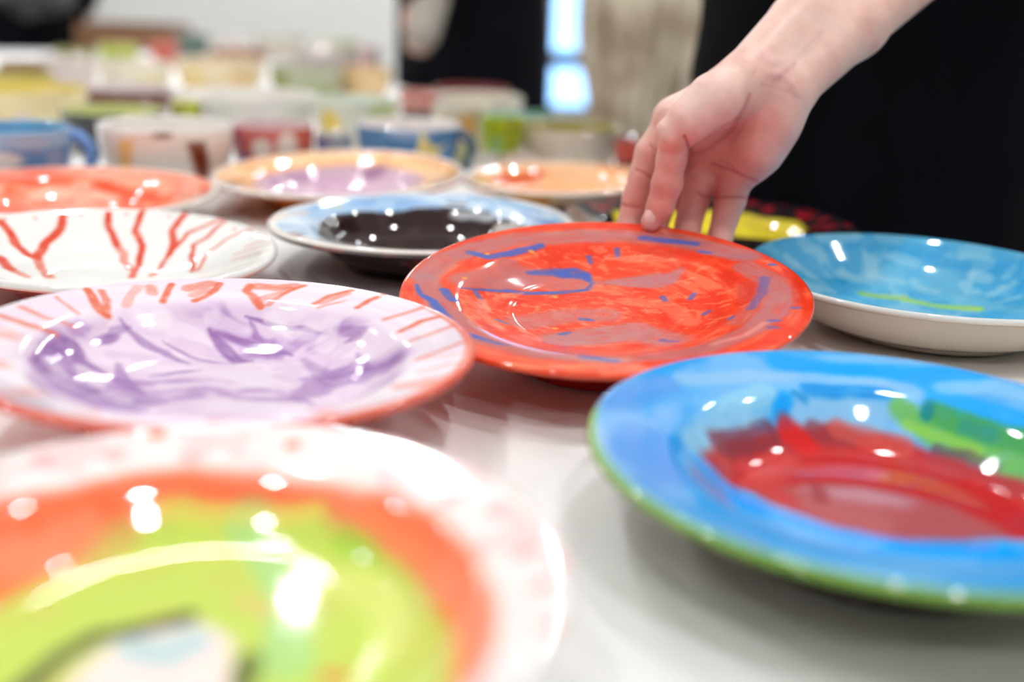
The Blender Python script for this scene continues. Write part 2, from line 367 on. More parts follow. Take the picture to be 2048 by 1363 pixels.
PAINT = {
 'orange':[
  ('s',(186, 122, 128),0.85,0.085,0,[(-0.92,0.175),(-0.828,0.432),(-0.664,0.598),(-0.431,0.758),(-0.068,0.824),(0.174,0.828),(0.407,0.758),(0.625,0.615),(0.788,0.479)]),
  ('s',(186, 122, 128),0.8,0.08,0,[(0.763,0.329),(0.859,0.129),(0.871,-0.077),(0.789,-0.285),(0.654,-0.48),(0.44,-0.673),(0.241,-0.755),(-0.043,-0.797),(-0.322,-0.752),(-0.562,-0.604),(-0.723,-0.35),(-0.847,-0.066),(-0.907,0.149)]),
  ('s',(186, 122, 128),0.5,0.1,0,[(0.764,0.077),(0.768,-0.129),(0.647,-0.301)]),
  ('s',(70, 100, 190),0.95,0.03,1,[(-0.937,0.053),(-0.904,-0.069),(-0.841,-0.137),(-0.791,-0.253),(-0.683,-0.517),(-0.533,-0.627),(-0.455,-0.654)]),
  ('s',(70, 100, 190),0.9,0.028,0,[(-0.696,0.534),(-0.602,0.501),(-0.429,0.609),(-0.311,0.689)]),
  ('s',(70, 100, 190),0.9,0.032,0,[(0.267,0.793),(0.405,0.731),(0.541,0.682)]),
  ('s',(70, 100, 190),0.9,0.03,0,[(-0.795,0.024),(-0.769,-0.037),(-0.739,-0.093)]),
  ('s',(70, 100, 190),0.8,0.03,0,[(-0.135,-0.776),(0.001,-0.833)]),
  ('s',(70, 100, 190),0.55,0.03,0,[(0.823,0.169),(0.779,-0.016),(0.699,-0.174)]),
  ('s',(206, 112, 106),1,0.095,0,[(-0.713,0.19),(-0.54,0.34),(-0.371,0.415),(-0.198,0.401),(-0.107,0.383)]),
  ('s',(192, 108, 108),0.9,0.08,0,[(-0.474,0.46),(-0.405,0.373),(-0.539,0.267)]),
  ('s',(70, 100, 190),0.95,0.045,1,[(-0.382,0.451),(-0.243,0.489),(-0.138,0.494),(-0.069,0.477),(-0.037,0.411)]),
  ('s',(70, 100, 190),0.85,0.022,1,[(-0.037,0.411),(-0.069,0.334),(-0.201,0.292),(-0.314,0.266),(-0.471,0.237),(-0.602,0.169),(-0.718,0.095)]),
  ('s',(192, 122, 126),1,0.07,1,[(-0.014,0.411),(0.203,0.407),(0.372,0.394),(0.433,0.44)]),
  ('s',(205, 120, 120),0.8,0.1,0,[(-0.402,-0.129),(-0.209,-0.021),(0.007,-0.008)]),
  ('s',(192, 126, 130),0.9,0.12,0,[(-0.216,-0.33),(-0.008,-0.26),(0.151,-0.209),(0.287,-0.384)]),
  ('s',(180, 120, 130),0.7,0.035,0,[(0.595,0.566),(0.725,0.509),(0.797,0.463)]),
  ('s',(90, 100, 175),0.85,0.02,0,[(-0.644,0.122),(-0.619,0.054)]),
  ('s',(90, 100, 175),0.85,0.02,0,[(-0.522,-0.173),(-0.49,-0.192)]),
  ('s',(90, 100, 175),0.85,0.02,0,[(-0.114,-0.065),(-0.066,-0.076)]),
  ('s',(90, 100, 175),0.85,0.02,0,[(-0.219,-0.249),(-0.182,-0.222)]),
  ('s',(90, 100, 175),0.85,0.02,0,[(0.452,0.166),(0.471,0.19)]),
  ('s',(90, 100, 175),0.85,0.02,0,[(0.501,-0.058),(0.522,-0.037)]),
  ('s',(90, 100, 175),0.85,0.02,0,[(0.256,-0.343),(0.311,-0.394)]),
  ('s',(90, 100, 175),0.85,0.02,0,[(0.11,0.68),(0.111,0.632)]),
  ('s',(90, 100, 175),0.85,0.02,0,[(0.892,0.337),(0.908,0.333)]),
  ('s',(90, 100, 175),0.85,0.02,0,[(0.743,-0.394),(0.79,-0.407)]),
  ('s',(90, 100, 175),0.85,0.02,0,[(0.73,-0.487),(0.758,-0.494)]),
  ('s',(90, 100, 175),0.85,0.02,0,[(0.585,-0.229),(0.602,-0.213)]),
  ('s',(90, 100, 175),0.85,0.02,0,[(-0.046,0.637),(-0.036,0.586)]),
  ('s',(90, 100, 175),0.85,0.02,0,[(0.321,0.222),(0.327,0.176)]),
  ('s',(90, 100, 175),0.85,0.02,0,[(0.886,-0.255),(0.905,-0.261)]),
  ('s',(90, 100, 175),0.85,0.02,0,[(0.562,0.578),(0.606,0.558)]),
  ('s',(240, 160, 60),0.9,0.016,0,[(-0.592,0.543),(-0.591,0.543)]),
  ('s',(240, 160, 60),0.9,0.016,0,[(-0.242,0.235),(-0.24,0.235)]),
  ('s',(240, 160, 60),0.9,0.016,0,[(-0.709,0.218),(-0.708,0.219)]),
  ('s',(240, 160, 60),0.9,0.016,0,[(-0.365,0.626),(-0.364,0.626)]),
  ('s',(240, 160, 60),0.9,0.016,0,[(-0.249,-0.172),(-0.248,-0.172)]),
  ('s',(255, 170, 140),0.5,0.03,1,[(-0.553,0.011),(-0.513,0.143),(-0.404,0.248)]),
  ('s',(255, 160, 130),0.55,0.03,1,[(0.042,0.62),(0.275,0.596),(0.419,0.526)]),
  ('s',(255, 170, 150),0.5,0.035,0,[(-0.608,0.024),(-0.589,-0.176),(-0.502,-0.315)]),
  ('s',(255, 150, 120),0.5,0.06,0,[(0.129,0.178),(0.342,0.106),(0.42,-0.135)]),
  ('s',(225, 45, 25),0.5,0.05,0,[(0.649,0.3),(0.725,0.1),(0.679,-0.053)]),
  ('s',(225, 45, 25),0.5,0.04,0,[(-0.553,0.011),(-0.469,0.122),(-0.315,0.192),(-0.093,0.178)]),
  ('s',(255, 160, 125),0.5,0.03,0,[(-0.506,-0.908),(-0.323,-0.936),(-0.14,-0.895),(0.087,-0.906)]),
  ('s',(226, 50, 28),0.5,0.03,0,[(0.957,0.247),(0.963,0.012),(0.922,-0.179)]),
  ('s',(255, 175, 155),0.5,0.02,0,[(0.445,-0.635),(0.602,-0.555),(0.725,-0.412)]),
 ],
 'lav':[
  ('s',(228, 98, 66),0.9,0.022,0,[(-0.768,0.613),(-0.702,0.511),(-0.632,0.428),(-0.606,0.418)]),
  ('s',(228, 98, 66),0.75,0.02,0,[(-0.713,0.632),(-0.659,0.537),(-0.614,0.442)]),
  ('s',(228, 98, 66),0.6,0.012,0,[(-0.846,0.455),(-0.776,0.405),(-0.707,0.356)]),
  ('s',(228, 98, 66),0.55,0.018,0,[(-0.918,0.262),(-0.797,0.227),(-0.695,0.24)]),
  ('s',(228, 98, 66),0.75,0.024,0,[(-0.944,0.117),(-0.826,0.108),(-0.726,0.119)]),
  ('s',(228, 98, 66),0.4,0.026,0,[(-0.581,0.75),(-0.576,0.635),(-0.566,0.539)]),
  ('s',(228, 98, 66),0.5,0.03,0,[(-0.533,0.772),(-0.503,0.709)]),
  ('s',(228, 98, 66),0.9,0.018,0,[(-0.458,0.829),(-0.442,0.722),(-0.436,0.647)]),
  ('s',(228, 98, 66),0.85,0.018,0,[(-0.246,0.911),(-0.247,0.825),(-0.278,0.756),(-0.315,0.711)]),
  ('s',(228, 98, 66),0.6,0.035,0,[(-0.282,0.896),(-0.325,0.851),(-0.372,0.818)]),
  ('s',(228, 98, 66),0.45,0.03,0,[(-0.275,0.829),(-0.334,0.762)]),
  ('s',(228, 98, 66),0.85,0.025,0,[(-0.103,0.924),(-0.11,0.869),(-0.062,0.818),(-0.008,0.747)]),
  ('s',(228, 98, 66),0.65,0.035,0,[(-0.064,0.925),(0.027,0.919),(0.112,0.946)]),
  ('s',(228, 98, 66),0.45,0.03,0,[(0.097,0.909),(0.043,0.844),(-0.014,0.801)]),
  ('s',(228, 98, 66),0.7,0.015,0,[(0.156,0.954),(0.09,0.884),(0.028,0.758)]),
  ('s',(228, 98, 66),0.7,0.016,0,[(0.401,0.898),(0.288,0.841),(0.236,0.759)]),
  ('s',(228, 98, 66),0.5,0.03,0,[(0.373,0.862),(0.276,0.781)]),
  ('s',(228, 98, 66),0.5,0.012,0,[(0.376,0.776),(0.264,0.726)]),
  ('s',(228, 98, 66),0.85,0.018,0,[(0.556,0.823),(0.497,0.768),(0.447,0.7)]),
  ('s',(228, 98, 66),0.5,0.02,0,[(0.75,0.633),(0.59,0.545)]),
  ('s',(228, 98, 66),0.8,0.022,0,[(0.87,0.502),(0.765,0.468),(0.686,0.384)]),
  ('s',(228, 98, 66),0.5,0.02,0,[(0.911,0.358),(0.744,0.258)]),
  ('s',(228, 98, 66),0.65,0.02,0,[(0.954,0.125),(0.788,-0.005)]),
  ('s',(228, 98, 66),0.45,0.02,0,[(0.968,-0.133),(0.804,-0.191)]),
  ('s',(228, 98, 66),0.5,0.03,0,[(0.925,-0.387),(0.754,-0.4)]),
  ('s',(228, 98, 66),0.4,0.03,0,[(0.963,-0.3),(0.851,-0.326)]),
  ('s',(140, 96, 160),0.75,0.016,1,[(-0.072,0.691),(0.026,0.665),(0.219,0.619),(0.334,0.57)]),
  ('s',(140, 96, 160),0.85,0.035,1,[(-0.203,0.589),(-0.124,0.487),(-0.032,0.369),(0.032,0.378)]),
  ('s',(140, 96, 160),0.8,0.03,1,[(-0.173,0.577),(-0.064,0.545),(0.083,0.5),(0.199,0.447)]),
  ('s',(140, 96, 160),0.8,0.05,1,[(-0.682,-0.18),(-0.697,-0.006),(-0.663,0.125),(-0.611,0.06),(-0.501,0.042)]),
  ('s',(140, 96, 160),0.7,0.03,1,[(-0.608,0.239),(-0.547,0.35)]),
  ('s',(140, 96, 160),0.75,0.018,1,[(-0.33,0.106),(-0.235,0.184),(-0.15,0.235)]),
  ('s',(140, 96, 160),0.6,0.04,1,[(-0.482,0.154),(-0.397,-0.012),(-0.28,-0.11)]),
  ('s',(140, 96, 160),0.6,0.035,1,[(0.363,0.59),(0.492,0.498),(0.432,0.485)]),
  ('s',(140, 96, 160),0.4,0.05,1,[(0.261,0.397),(0.399,0.184),(0.482,0.29)]),
  ('s',(140, 96, 160),0.5,0.035,1,[(0.07,-0.091),(0.296,-0.048),(0.386,-0.13)]),
  ('s',(140, 96, 160),0.6,0.025,1,[(-0.549,-0.315),(-0.484,-0.281),(-0.452,-0.148)]),
  ('s',(140, 96, 160),0.6,0.03,1,[(-0.553,0.433),(-0.458,0.388),(-0.347,0.357),(-0.224,0.283)]),
  ('s',(140, 96, 160),0.5,0.018,1,[(-0.053,0.681),(0.001,0.585),(0.064,0.54)]),
  ('s',(140, 96, 160),0.45,0.02,1,[(-0.514,0.439),(-0.569,0.359),(-0.587,0.234)]),
  ('s',(140, 96, 160),0.5,0.03,1,[(0.492,0.359),(0.566,0.192),(0.504,0.14)]),
  ('s',(140, 96, 160),0.5,0.018,1,[(-0.372,0.442),(-0.191,0.346),(-0.033,0.33)]),
  ('s',(243, 232, 238),0.55,0.05,0,[(-0.503,0.501),(-0.454,0.51),(-0.407,0.564)]),
  ('s',(243, 232, 238),0.55,0.06,0,[(0.244,0.6),(0.329,0.601),(0.337,0.491)]),
  ('s',(243, 232, 238),0.55,0.04,0,[(-0.217,0.647),(-0.105,0.626),(-0.057,0.607)]),
  ('s',(243, 232, 238),0.55,0.04,0,[(-0.245,0.018),(-0.071,0.088),(0.122,0.091)]),
  ('s',(243, 232, 238),0.55,0.05,0,[(-0.392,-0.164),(-0.342,-0.202)]),
  ('s',(243, 232, 238),0.55,0.04,0,[(-0.653,-0.096),(-0.604,-0.13)]),
  ('s',(243, 232, 238),0.55,0.04,0,[(0.043,0.687),(0.169,0.597)]),
  ('s',(243, 232, 238),0.55,0.04,0,[(-0.573,0.006),(-0.47,-0.097)]),
 ],
 'white':[
  ('s',(218, 66, 42),1.0,0.033,0,[(-0.82,0.445),(-0.738,0.385),(-0.65,0.277),(-0.542,0.225),(-0.5,0.228)]),
  ('s',(218, 66, 42),0.96,0.03,0,[(-0.544,0.786),(-0.509,0.619),(-0.524,0.421),(-0.506,0.243)]),
  ('s',(218, 66, 42),0.66,0.033,0,[(-0.506,0.243),(-0.417,0.074),(-0.302,-0.07)]),
  ('s',(218, 66, 42),1.0,0.044,0,[(-0.645,0.029),(-0.548,-0.069)]),
  ('s',(218, 66, 42),0.6,0.037,0,[(-0.548,-0.069),(-0.418,-0.145)]),
  ('s',(218, 66, 42),1.0,0.027,0,[(-0.287,0.892),(-0.229,0.756),(-0.131,0.612)]),
  ('s',(218, 66, 42),0.54,0.03,0,[(-0.131,0.612),(-0.059,0.531),(-0.006,0.373),(0.074,0.266)]),
  ('s',(218, 66, 42),1.0,0.025,0,[(-0.081,0.963),(-0.06,0.775),(0.029,0.641),(0.07,0.462),(0.134,0.085)]),
  ('s',(218, 66, 42),0.96,0.027,0,[(0.227,0.987),(0.179,0.79),(0.225,0.669),(0.238,0.521)]),
  ('s',(218, 66, 42),0.72,0.02,0,[(0.238,0.521),(0.24,0.354),(0.233,0.137)]),
  ('s',(218, 66, 42),0.9,0.018,0,[(0.526,0.897),(0.389,0.8),(0.291,0.757),(0.246,0.588)]),
  ('s',(218, 66, 42),0.9,0.018,0,[(0.528,0.844),(0.438,0.676),(0.363,0.621),(0.408,0.439),(0.477,0.211)]),
  ('s',(218, 66, 42),0.78,0.015,0,[(0.773,0.667),(0.583,0.596),(0.494,0.468),(0.503,0.215)]),
  ('s',(218, 66, 42),0.6,0.01,0,[(0.949,0.281),(0.803,0.309),(0.71,0.329)]),
  ('s',(218, 66, 42),0.6,0.01,0,[(0.917,0.396),(0.769,0.391)]),
  ('s',(218, 66, 42),0.48,0.01,0,[(0.956,0.148),(0.717,0.237)]),
  ('s',(218, 66, 42),0.6,0.014,0,[(-0.674,0.636),(-0.673,0.637)]),
  ('s',(218, 66, 42),0.6,0.014,0,[(-0.441,0.814),(-0.44,0.815)]),
  ('s',(218, 66, 42),0.6,0.014,0,[(-0.167,0.911),(-0.165,0.911)]),
  ('s',(218, 66, 42),0.6,0.014,0,[(0.114,0.932),(0.116,0.932)]),
  ('s',(218, 66, 42),0.6,0.014,0,[(0.617,0.705),(0.619,0.704)]),
  ('s',(218, 66, 42),0.6,0.014,0,[(0.34,0.925),(0.341,0.925)]),
  ('s',(218, 66, 42),0.6,0.014,0,[(-0.811,0.492),(-0.81,0.493)]),
 ],
 'dark':[
  ('s',(214, 232, 170),0.9,0.06,0,[(-0.741,0.539),(-0.682,0.552)]),
  ('s',(225, 235, 235),0.8,0.09,0,[(-0.975,0.29),(-0.894,0.498),(-0.863,0.598)]),
  ('s',(240, 205, 180),0.8,0.04,0,[(-0.973,-0.119),(-0.917,0.115),(-0.845,0.233)]),
  ('s',(140, 180, 225),0.7,0.05,0,[(-0.592,0.786),(-0.219,0.855),(0.044,0.753)]),
  ('s',(200, 222, 245),0.8,0.04,0,[(-0.355,0.924),(-0.099,0.951),(0.288,0.941)]),
  ('s',(70, 45, 60),0.95,0.022,0,[(0.13,0.792),(0.259,0.763)]),
  ('s',(225, 235, 240),0.8,0.03,0,[(0.177,0.663),(0.305,0.608),(0.469,0.508)]),
  ('s',(90, 150, 210),0.7,0.03,0,[(0.291,0.88),(0.55,0.738),(0.798,0.415)]),
  ('s',(235, 228, 220),0.9,0.035,0,[(0.497,0.406),(0.644,0.216)]),
  ('s',(120, 165, 215),0.8,0.03,0,[(0.677,0.436),(0.887,0.06)]),
 ],
 'peach':[
  ('s',(165, 120, 155),0.8,0.06,0,[(0.151,0.609),(0.256,0.603)]),
  ('s',(170, 130, 165),0.6,0.05,0,[(-0.461,0.409),(-0.375,0.49)]),
  ('s',(250, 215, 175),0.7,0.05,0,[(-0.45,0.694),(-0.174,0.823),(0.123,0.856)]),
  ('s',(245, 165, 110),0.6,0.05,0,[(0.27,0.887),(0.589,0.694),(0.832,0.399)]),
  ('s',(205, 160, 190),0.6,0.05,0,[(-0.279,0.524),(-0.065,0.561)]),
 ],
 'tan':[
  ('p',(228, 105, 65),0.9,0.06,0,[(-0.769,0.22),(-0.632,0.502),(-0.227,0.775),(-0.152,0.736),(-0.226,0.624),(-0.68,0.25)]),
  ('s',(240, 150, 90),0.7,0.1,0,[(0.485,0.85),(0.686,0.554)]),
  ('s',(250, 200, 160),0.7,0.08,0,[(0.053,0.73),(0.329,0.696)]),
 ],
 'red':[
  ('s',(245, 85, 50),0.8,0.05,0,[(-0.684,0.402),(-0.489,0.544),(-0.279,0.679)]),
  ('s',(245, 80, 45),0.9,0.06,0,[(0.009,0.681),(0.171,0.587),(0.398,0.452),(0.27,0.443)]),
  ('s',(245, 90, 55),0.8,0.05,0,[(-0.076,0.701),(0.121,0.663),(0.375,0.528),(0.54,0.329)]),
  ('s',(250, 120, 90),0.6,0.05,0,[(-0.742,0.538),(-0.592,0.644),(-0.443,0.765)]),
  ('s',(250, 205, 185),0.7,0.06,0,[(-0.436,0.399),(-0.361,0.541),(-0.174,0.56)]),
  ('s',(250, 205, 185),0.7,0.06,0,[(-0.114,0.498),(-0.04,0.588),(0.104,0.55)]),
  ('s',(252, 190, 160),0.6,0.03,0,[(0.076,0.725),(0.321,0.668),(0.566,0.513)]),
  ('s',(245, 110, 75),0.8,0.03,0,[(0.723,0.655),(0.886,0.391),(0.907,0.216)]),
  ('s',(245, 85, 50),0.7,0.03,0,[(-0.555,0.082),(-0.426,0.215)]),
  ('s',(245, 100, 60),0.6,0.04,0,[(-0.588,0.345),(-0.567,0.23),(-0.488,0.216)]),
 ],
 'bowl':[
  ('s',(165, 205, 40),0.95,0.04,0,[(-0.228,0.466),(-0.103,0.429),(0.022,0.402)]),
  ('s',(176, 222, 30),1,0.055,0,[(0.022,0.402),(0.093,0.347),(0.203,0.282),(0.383,0.251)]),
  ('s',(205, 220, 110),0.7,0.03,0,[(-0.091,0.471),(0.027,0.475)]),
  ('s',(35, 150, 215),0.45,0.04,0,[(-0.385,0.828),(-0.174,0.925),(0.108,0.91),(0.368,0.846)]),
  ('s',(35, 150, 215),0.45,0.04,0,[(0.274,0.826),(0.51,0.706),(0.713,0.538)]),
  ('s',(35, 150, 215),0.45,0.04,0,[(-0.505,0.693),(-0.474,0.648)]),
  ('s',(35, 150, 215),0.45,0.04,0,[(0.536,0.366),(0.654,0.393),(0.715,0.412)]),
  ('s',(35, 150, 215),0.45,0.04,0,[(0.06,0.903),(0.187,0.842)]),
  ('s',(35, 150, 215),0.45,0.04,0,[(0.164,0.373),(0.237,0.38)]),
  ('s',(35, 150, 215),0.45,0.04,0,[(-0.41,0.681),(-0.332,0.6)]),
  ('s',(165, 210, 228),0.55,0.04,0,[(-0.417,0.872),(-0.166,0.972)]),
  ('s',(165, 210, 228),0.55,0.04,0,[(0.08,0.86),(0.182,0.816)]),
  ('s',(165, 210, 228),0.55,0.04,0,[(-0.118,0.717),(0.058,0.676)]),
  ('s',(165, 210, 228),0.55,0.04,0,[(-0.607,0.558),(-0.515,0.535),(-0.466,0.504)]),
  ('s',(165, 210, 228),0.55,0.04,0,[(0.149,0.675),(0.175,0.574)]),
  ('s',(165, 210, 228),0.55,0.04,0,[(0.494,0.642),(0.56,0.571)]),
 ],
 'blue':[
  ('s',(0, 162, 250),0.9,0.07,0,[(-0.194,0.893),(-0.004,0.863),(0.214,0.852),(0.381,0.825),(0.553,0.773)]),
  ('s',(0, 162, 250),0.9,0.08,0,[(0.391,0.72),(0.436,0.599),(0.529,0.515),(0.613,0.425),(0.681,0.302)]),
  ('s',(110, 160, 235),0.7,0.08,0,[(-0.916,0.313),(-0.834,0.434),(-0.704,0.57)]),
  ('s',(150, 200, 240),0.8,0.05,0,[(-0.611,0.643),(-0.333,0.761),(-0.067,0.78),(0.19,0.766),(0.299,0.695)]),
  ('s',(140, 200, 240),0.8,0.06,0,[(0.432,0.715),(0.597,0.705),(0.686,0.615)]),
  ('s',(150, 208, 235),0.85,0.07,0,[(-0.616,0.203),(-0.503,0.423),(-0.401,0.553),(-0.301,0.648)]),
  ('s',(140, 200, 238),0.85,0.09,0,[(-0.138,0.624),(-0.003,0.665),(0.162,0.642),(0.236,0.6)]),
  ('s',(0, 162, 250),0.9,0.035,0,[(-0.213,0.648),(-0.246,0.593),(-0.222,0.576)]),
  ('s',(10, 140, 225),0.9,0.035,0,[(-0.115,0.717),(0.05,0.723),(0.19,0.7)]),
  ('s',(20, 140, 215),0.8,0.02,0,[(-0.174,0.682),(-0.14,0.672)]),
  ('s',(0, 162, 250),0.8,0.04,0,[(-0.628,0.109),(-0.571,0.06),(-0.455,0.011),(-0.331,-0.098),(-0.176,-0.196),(0.051,-0.253),(0.296,-0.249)]),
  ('s',(60, 150, 240),0.6,0.12,0,[(-0.81,0.092),(-0.85,-0.084),(-0.777,-0.195)]),
  ('p',(196, 44, 46),1,0.02,0,[(-0.606,0.181),(-0.473,0.387),(-0.328,0.498),(-0.206,0.566),(-0.054,0.605),(0.15,0.571),(0.358,0.438),(0.546,0.213),(0.584,0.035),(0.492,-0.189),(0.337,-0.147),(0.15,-0.169),(-0.027,-0.168),(-0.185,-0.094),(-0.311,-0.014),(-0.434,0.12),(-0.546,0.163)]),
  ('p',(176, 95, 98),0.9,0.06,0,[(-0.298,0.182),(-0.133,0.253),(0.052,0.213),(0.241,0.085),(0.366,-0.073),(0.359,-0.145),(0.147,-0.177),(-0.029,-0.176),(-0.183,-0.086),(-0.27,0.006)]),
  ('p',(196, 150, 165),0.75,0.08,0,[(-0.227,0.188),(-0.025,0.216),(0.142,0.13),(0.079,0.054),(-0.132,0.105)]),
  ('s',(130, 50, 65),0.8,0.05,0,[(-0.515,0.324),(-0.398,0.433),(-0.302,0.502)]),
  ('s',(140, 60, 70),0.7,0.04,0,[(-0.109,0.58),(-0.069,0.564),(0.024,0.562)]),
  ('s',(225, 30, 30),0.8,0.06,0,[(-0.209,0.543),(-0.153,0.52)]),
  ('s',(150, 45, 50),0.6,0.03,0,[(-0.179,0.192),(-0.199,0.082)]),
  ('s',(215, 90, 80),0.7,0.04,0,[(-0.014,0.59),(0.106,0.559),(0.217,0.502)]),
  ('s',(170, 60, 70),0.6,0.04,0,[(0.32,0.437),(0.439,0.322),(0.529,0.162)]),
  ('s',(225, 80, 80),0.5,0.05,0,[(-0.402,0.296),(-0.256,0.416)]),
  ('s',(130, 130, 225),0.7,0.018,0,[(-0.602,0.15),(-0.514,0.11),(-0.415,0.023),(-0.29,-0.079),(-0.131,-0.161),(0.064,-0.215),(0.275,-0.213)]),
  ('s',(110, 190, 90),0.95,0.045,0,[(0.227,0.637),(0.267,0.592),(0.318,0.533),(0.43,0.426),(0.535,0.286),(0.601,0.174)]),
  ('s',(70, 165, 80),0.95,0.045,0,[(0.345,0.588),(0.415,0.52),(0.476,0.463),(0.584,0.338),(0.647,0.21)]),
  ('s',(150, 215, 80),0.7,0.02,0,[(0.232,0.58),(0.37,0.489),(0.456,0.384)]),
  ('s',(0, 130, 150),0.8,0.025,0,[(0.338,0.625),(0.314,0.591)]),
  ('s',(40, 150, 150),0.6,0.03,0,[(0.432,0.496),(0.502,0.421)]),
  ('s',(100, 60, 90),0.6,0.02,0,[(0.328,0.475),(0.422,0.396),(0.485,0.308)]),
 ],
 'rain':[
  ('p',(252, 118, 78),1,0.05,0,[(-0.745,0.258),(-0.692,0.428),(-0.557,0.533),(-0.391,0.663),(-0.203,0.736),(0.037,0.74),(0.288,0.678),(0.489,0.579),(0.638,0.432),(0.755,0.207),(0.82,-0.1),(0.819,-0.328),(0.769,-0.473),(0.664,-0.763),(-0.289,-0.755)]),
  ('p',(196, 216, 95),1,0.06,0,[(-0.617,-0.118),(-0.569,0.112),(-0.506,0.26),(-0.418,0.451),(-0.315,0.557),(-0.207,0.636),(0.006,0.654),(0.248,0.629),(0.456,0.471),(0.593,0.258),(0.669,0.029),(0.733,-0.297),(0.732,-0.517),(0.604,-0.753),(-0.289,-0.755)]),
  ('s',(252, 160, 125),0.7,0.06,0,[(-0.664,0.159),(-0.56,0.295),(-0.447,0.46)]),
  ('s',(160, 215, 145),0.7,0.08,0,[(0.014,0.613),(0.126,0.435),(0.236,0.198),(0.278,-0.099)]),
  ('s',(222, 225, 125),0.6,0.08,0,[(0.384,0.342),(0.532,0.192),(0.599,-0.067)]),
  ('s',(150, 205, 60),0.6,0.05,0,[(0.34,0.522),(0.423,0.445)]),
  ('s',(255, 140, 95),0.7,0.04,0,[(0.398,0.571),(0.653,0.242),(0.755,-0.148)]),
  ('s',(240, 225, 110),0.6,0.03,0,[(-0.264,0.605),(-0.04,0.645),(0.23,0.622)]),
  ('s',(225, 170, 100),0.6,0.06,0,[(-0.417,0.367),(-0.351,0.493)]),
  ('p',(246, 226, 222),1,0.05,0,[(-0.249,-0.325),(-0.256,-0.176),(-0.197,-0.019),(-0.103,0.062),(0.013,0.086),(0.103,0.017),(0.176,-0.187),(0.202,-0.355)]),
  ('s',(170, 208, 212),0.8,0.07,0,[(-0.121,-0.057),(-0.04,-0.093),(-0.006,-0.02)]),
  ('s',(70, 72, 50),0.95,0.035,0,[(-0.358,-0.272),(-0.318,-0.113),(-0.256,-0.009),(-0.153,0.043),(-0.043,0.11)]),
  ('s',(85, 95, 45),0.9,0.035,0,[(0.181,-0.078),(0.181,-0.146),(0.189,-0.21)]),
  ('s',(225, 190, 120),0.6,0.05,0,[(0.079,0.219),(0.16,0.16)]),
  ('s',(225, 110, 60),0.8,0.03,0,[(0.387,-0.145),(0.419,-0.156)]),
  ('s',(150, 180, 80),0.6,0.04,0,[(0.021,-0.367),(0.028,-0.477)]),
  ('s',(246, 120, 84),0.95,0.03,0,[(-0.363,0.885),(-0.362,0.886)]),
  ('s',(246, 120, 84),0.95,0.03,0,[(-0.189,1.005),(-0.188,1.005)]),
  ('s',(246, 120, 84),0.95,0.03,0,[(0.106,0.884),(0.107,0.884)]),
  ('s',(246, 120, 84),0.95,0.03,0,[(0.4,0.933),(0.401,0.933)]),
  ('s',(246, 120, 84),0.95,0.03,0,[(0.029,1.017),(0.03,1.017)]),
  ('s',(246, 120, 84),0.95,0.03,0,[(-0.623,0.845),(-0.622,0.846)]),
  ('s',(242, 180, 178),0.9,0.045,0,[(0.815,0.41),(0.816,0.409)]),
  ('s',(242, 180, 178),0.9,0.045,0,[(0.659,0.518),(0.66,0.518)]),
  ('s',(242, 180, 178),0.9,0.045,0,[(0.959,-0.259),(0.959,-0.259)]),
  ('s',(242, 180, 178),0.9,0.045,0,[(0.895,0.156),(0.896,0.156)]),
  ('s',(242, 180, 178),0.9,0.045,0,[(-0.65,0.659),(-0.65,0.659)]),
  ('s',(242, 180, 178),0.9,0.045,0,[(-0.449,0.756),(-0.448,0.757)]),
  ('s',(242, 180, 178),0.9,0.045,0,[(1.025,0.226),(1.026,0.223)]),
  ('s',(242, 180, 178),0.9,0.045,0,[(0.941,-0.052),(0.941,-0.052)]),
  ('s',(242, 180, 178),0.9,0.045,0,[(-0.218,0.79),(-0.217,0.79)]),
  ('s',(242, 180, 178),0.9,0.045,0,[(0.885,0.525),(0.885,0.525)]),
  ('s',(242, 180, 178),0.9,0.045,0,[(0.997,0.054),(0.998,0.054)]),
 ],
 'black':[
  ('p',(245, 222, 60),1,0.015,0,[(-0.628,0.49),(-0.424,0.687),(0.035,0.764),(0.359,0.691),(0.532,0.549),(0.725,0.348),(0.738,0.143),(0.676,0.102),(0.171,0.194),(-0.453,0.308),(-0.626,0.34)]),
  ('s',(175, 30, 45),0.95,0.03,0,[(-0.642,0.801),(-0.559,0.854)]),
  ('s',(175, 30, 45),0.95,0.03,0,[(-0.688,0.601),(-0.619,0.627)]),
  ('s',(175, 30, 45),0.95,0.03,0,[(-0.813,0.537),(-0.78,0.541)]),
  ('s',(175, 30, 45),0.95,0.03,0,[(0.434,0.812),(0.509,0.796)]),
  ('s',(175, 30, 45),0.95,0.03,0,[(0.661,0.775),(0.734,0.698)]),
  ('s',(175, 30, 45),0.95,0.03,0,[(0.753,0.529),(0.78,0.409)]),
  ('s',(175, 30, 45),0.95,0.03,0,[(0.844,0.231),(0.918,0.279)]),
  ('s',(175, 30, 45),0.95,0.03,0,[(0.316,0.922),(0.391,0.897)]),
  ('s',(175, 30, 45),0.95,0.03,0,[(0.777,0.117),(0.84,0.04)]),
  ('s',(175, 30, 45),0.95,0.03,0,[(-0.496,0.925),(-0.401,0.971)]),
 ],
}
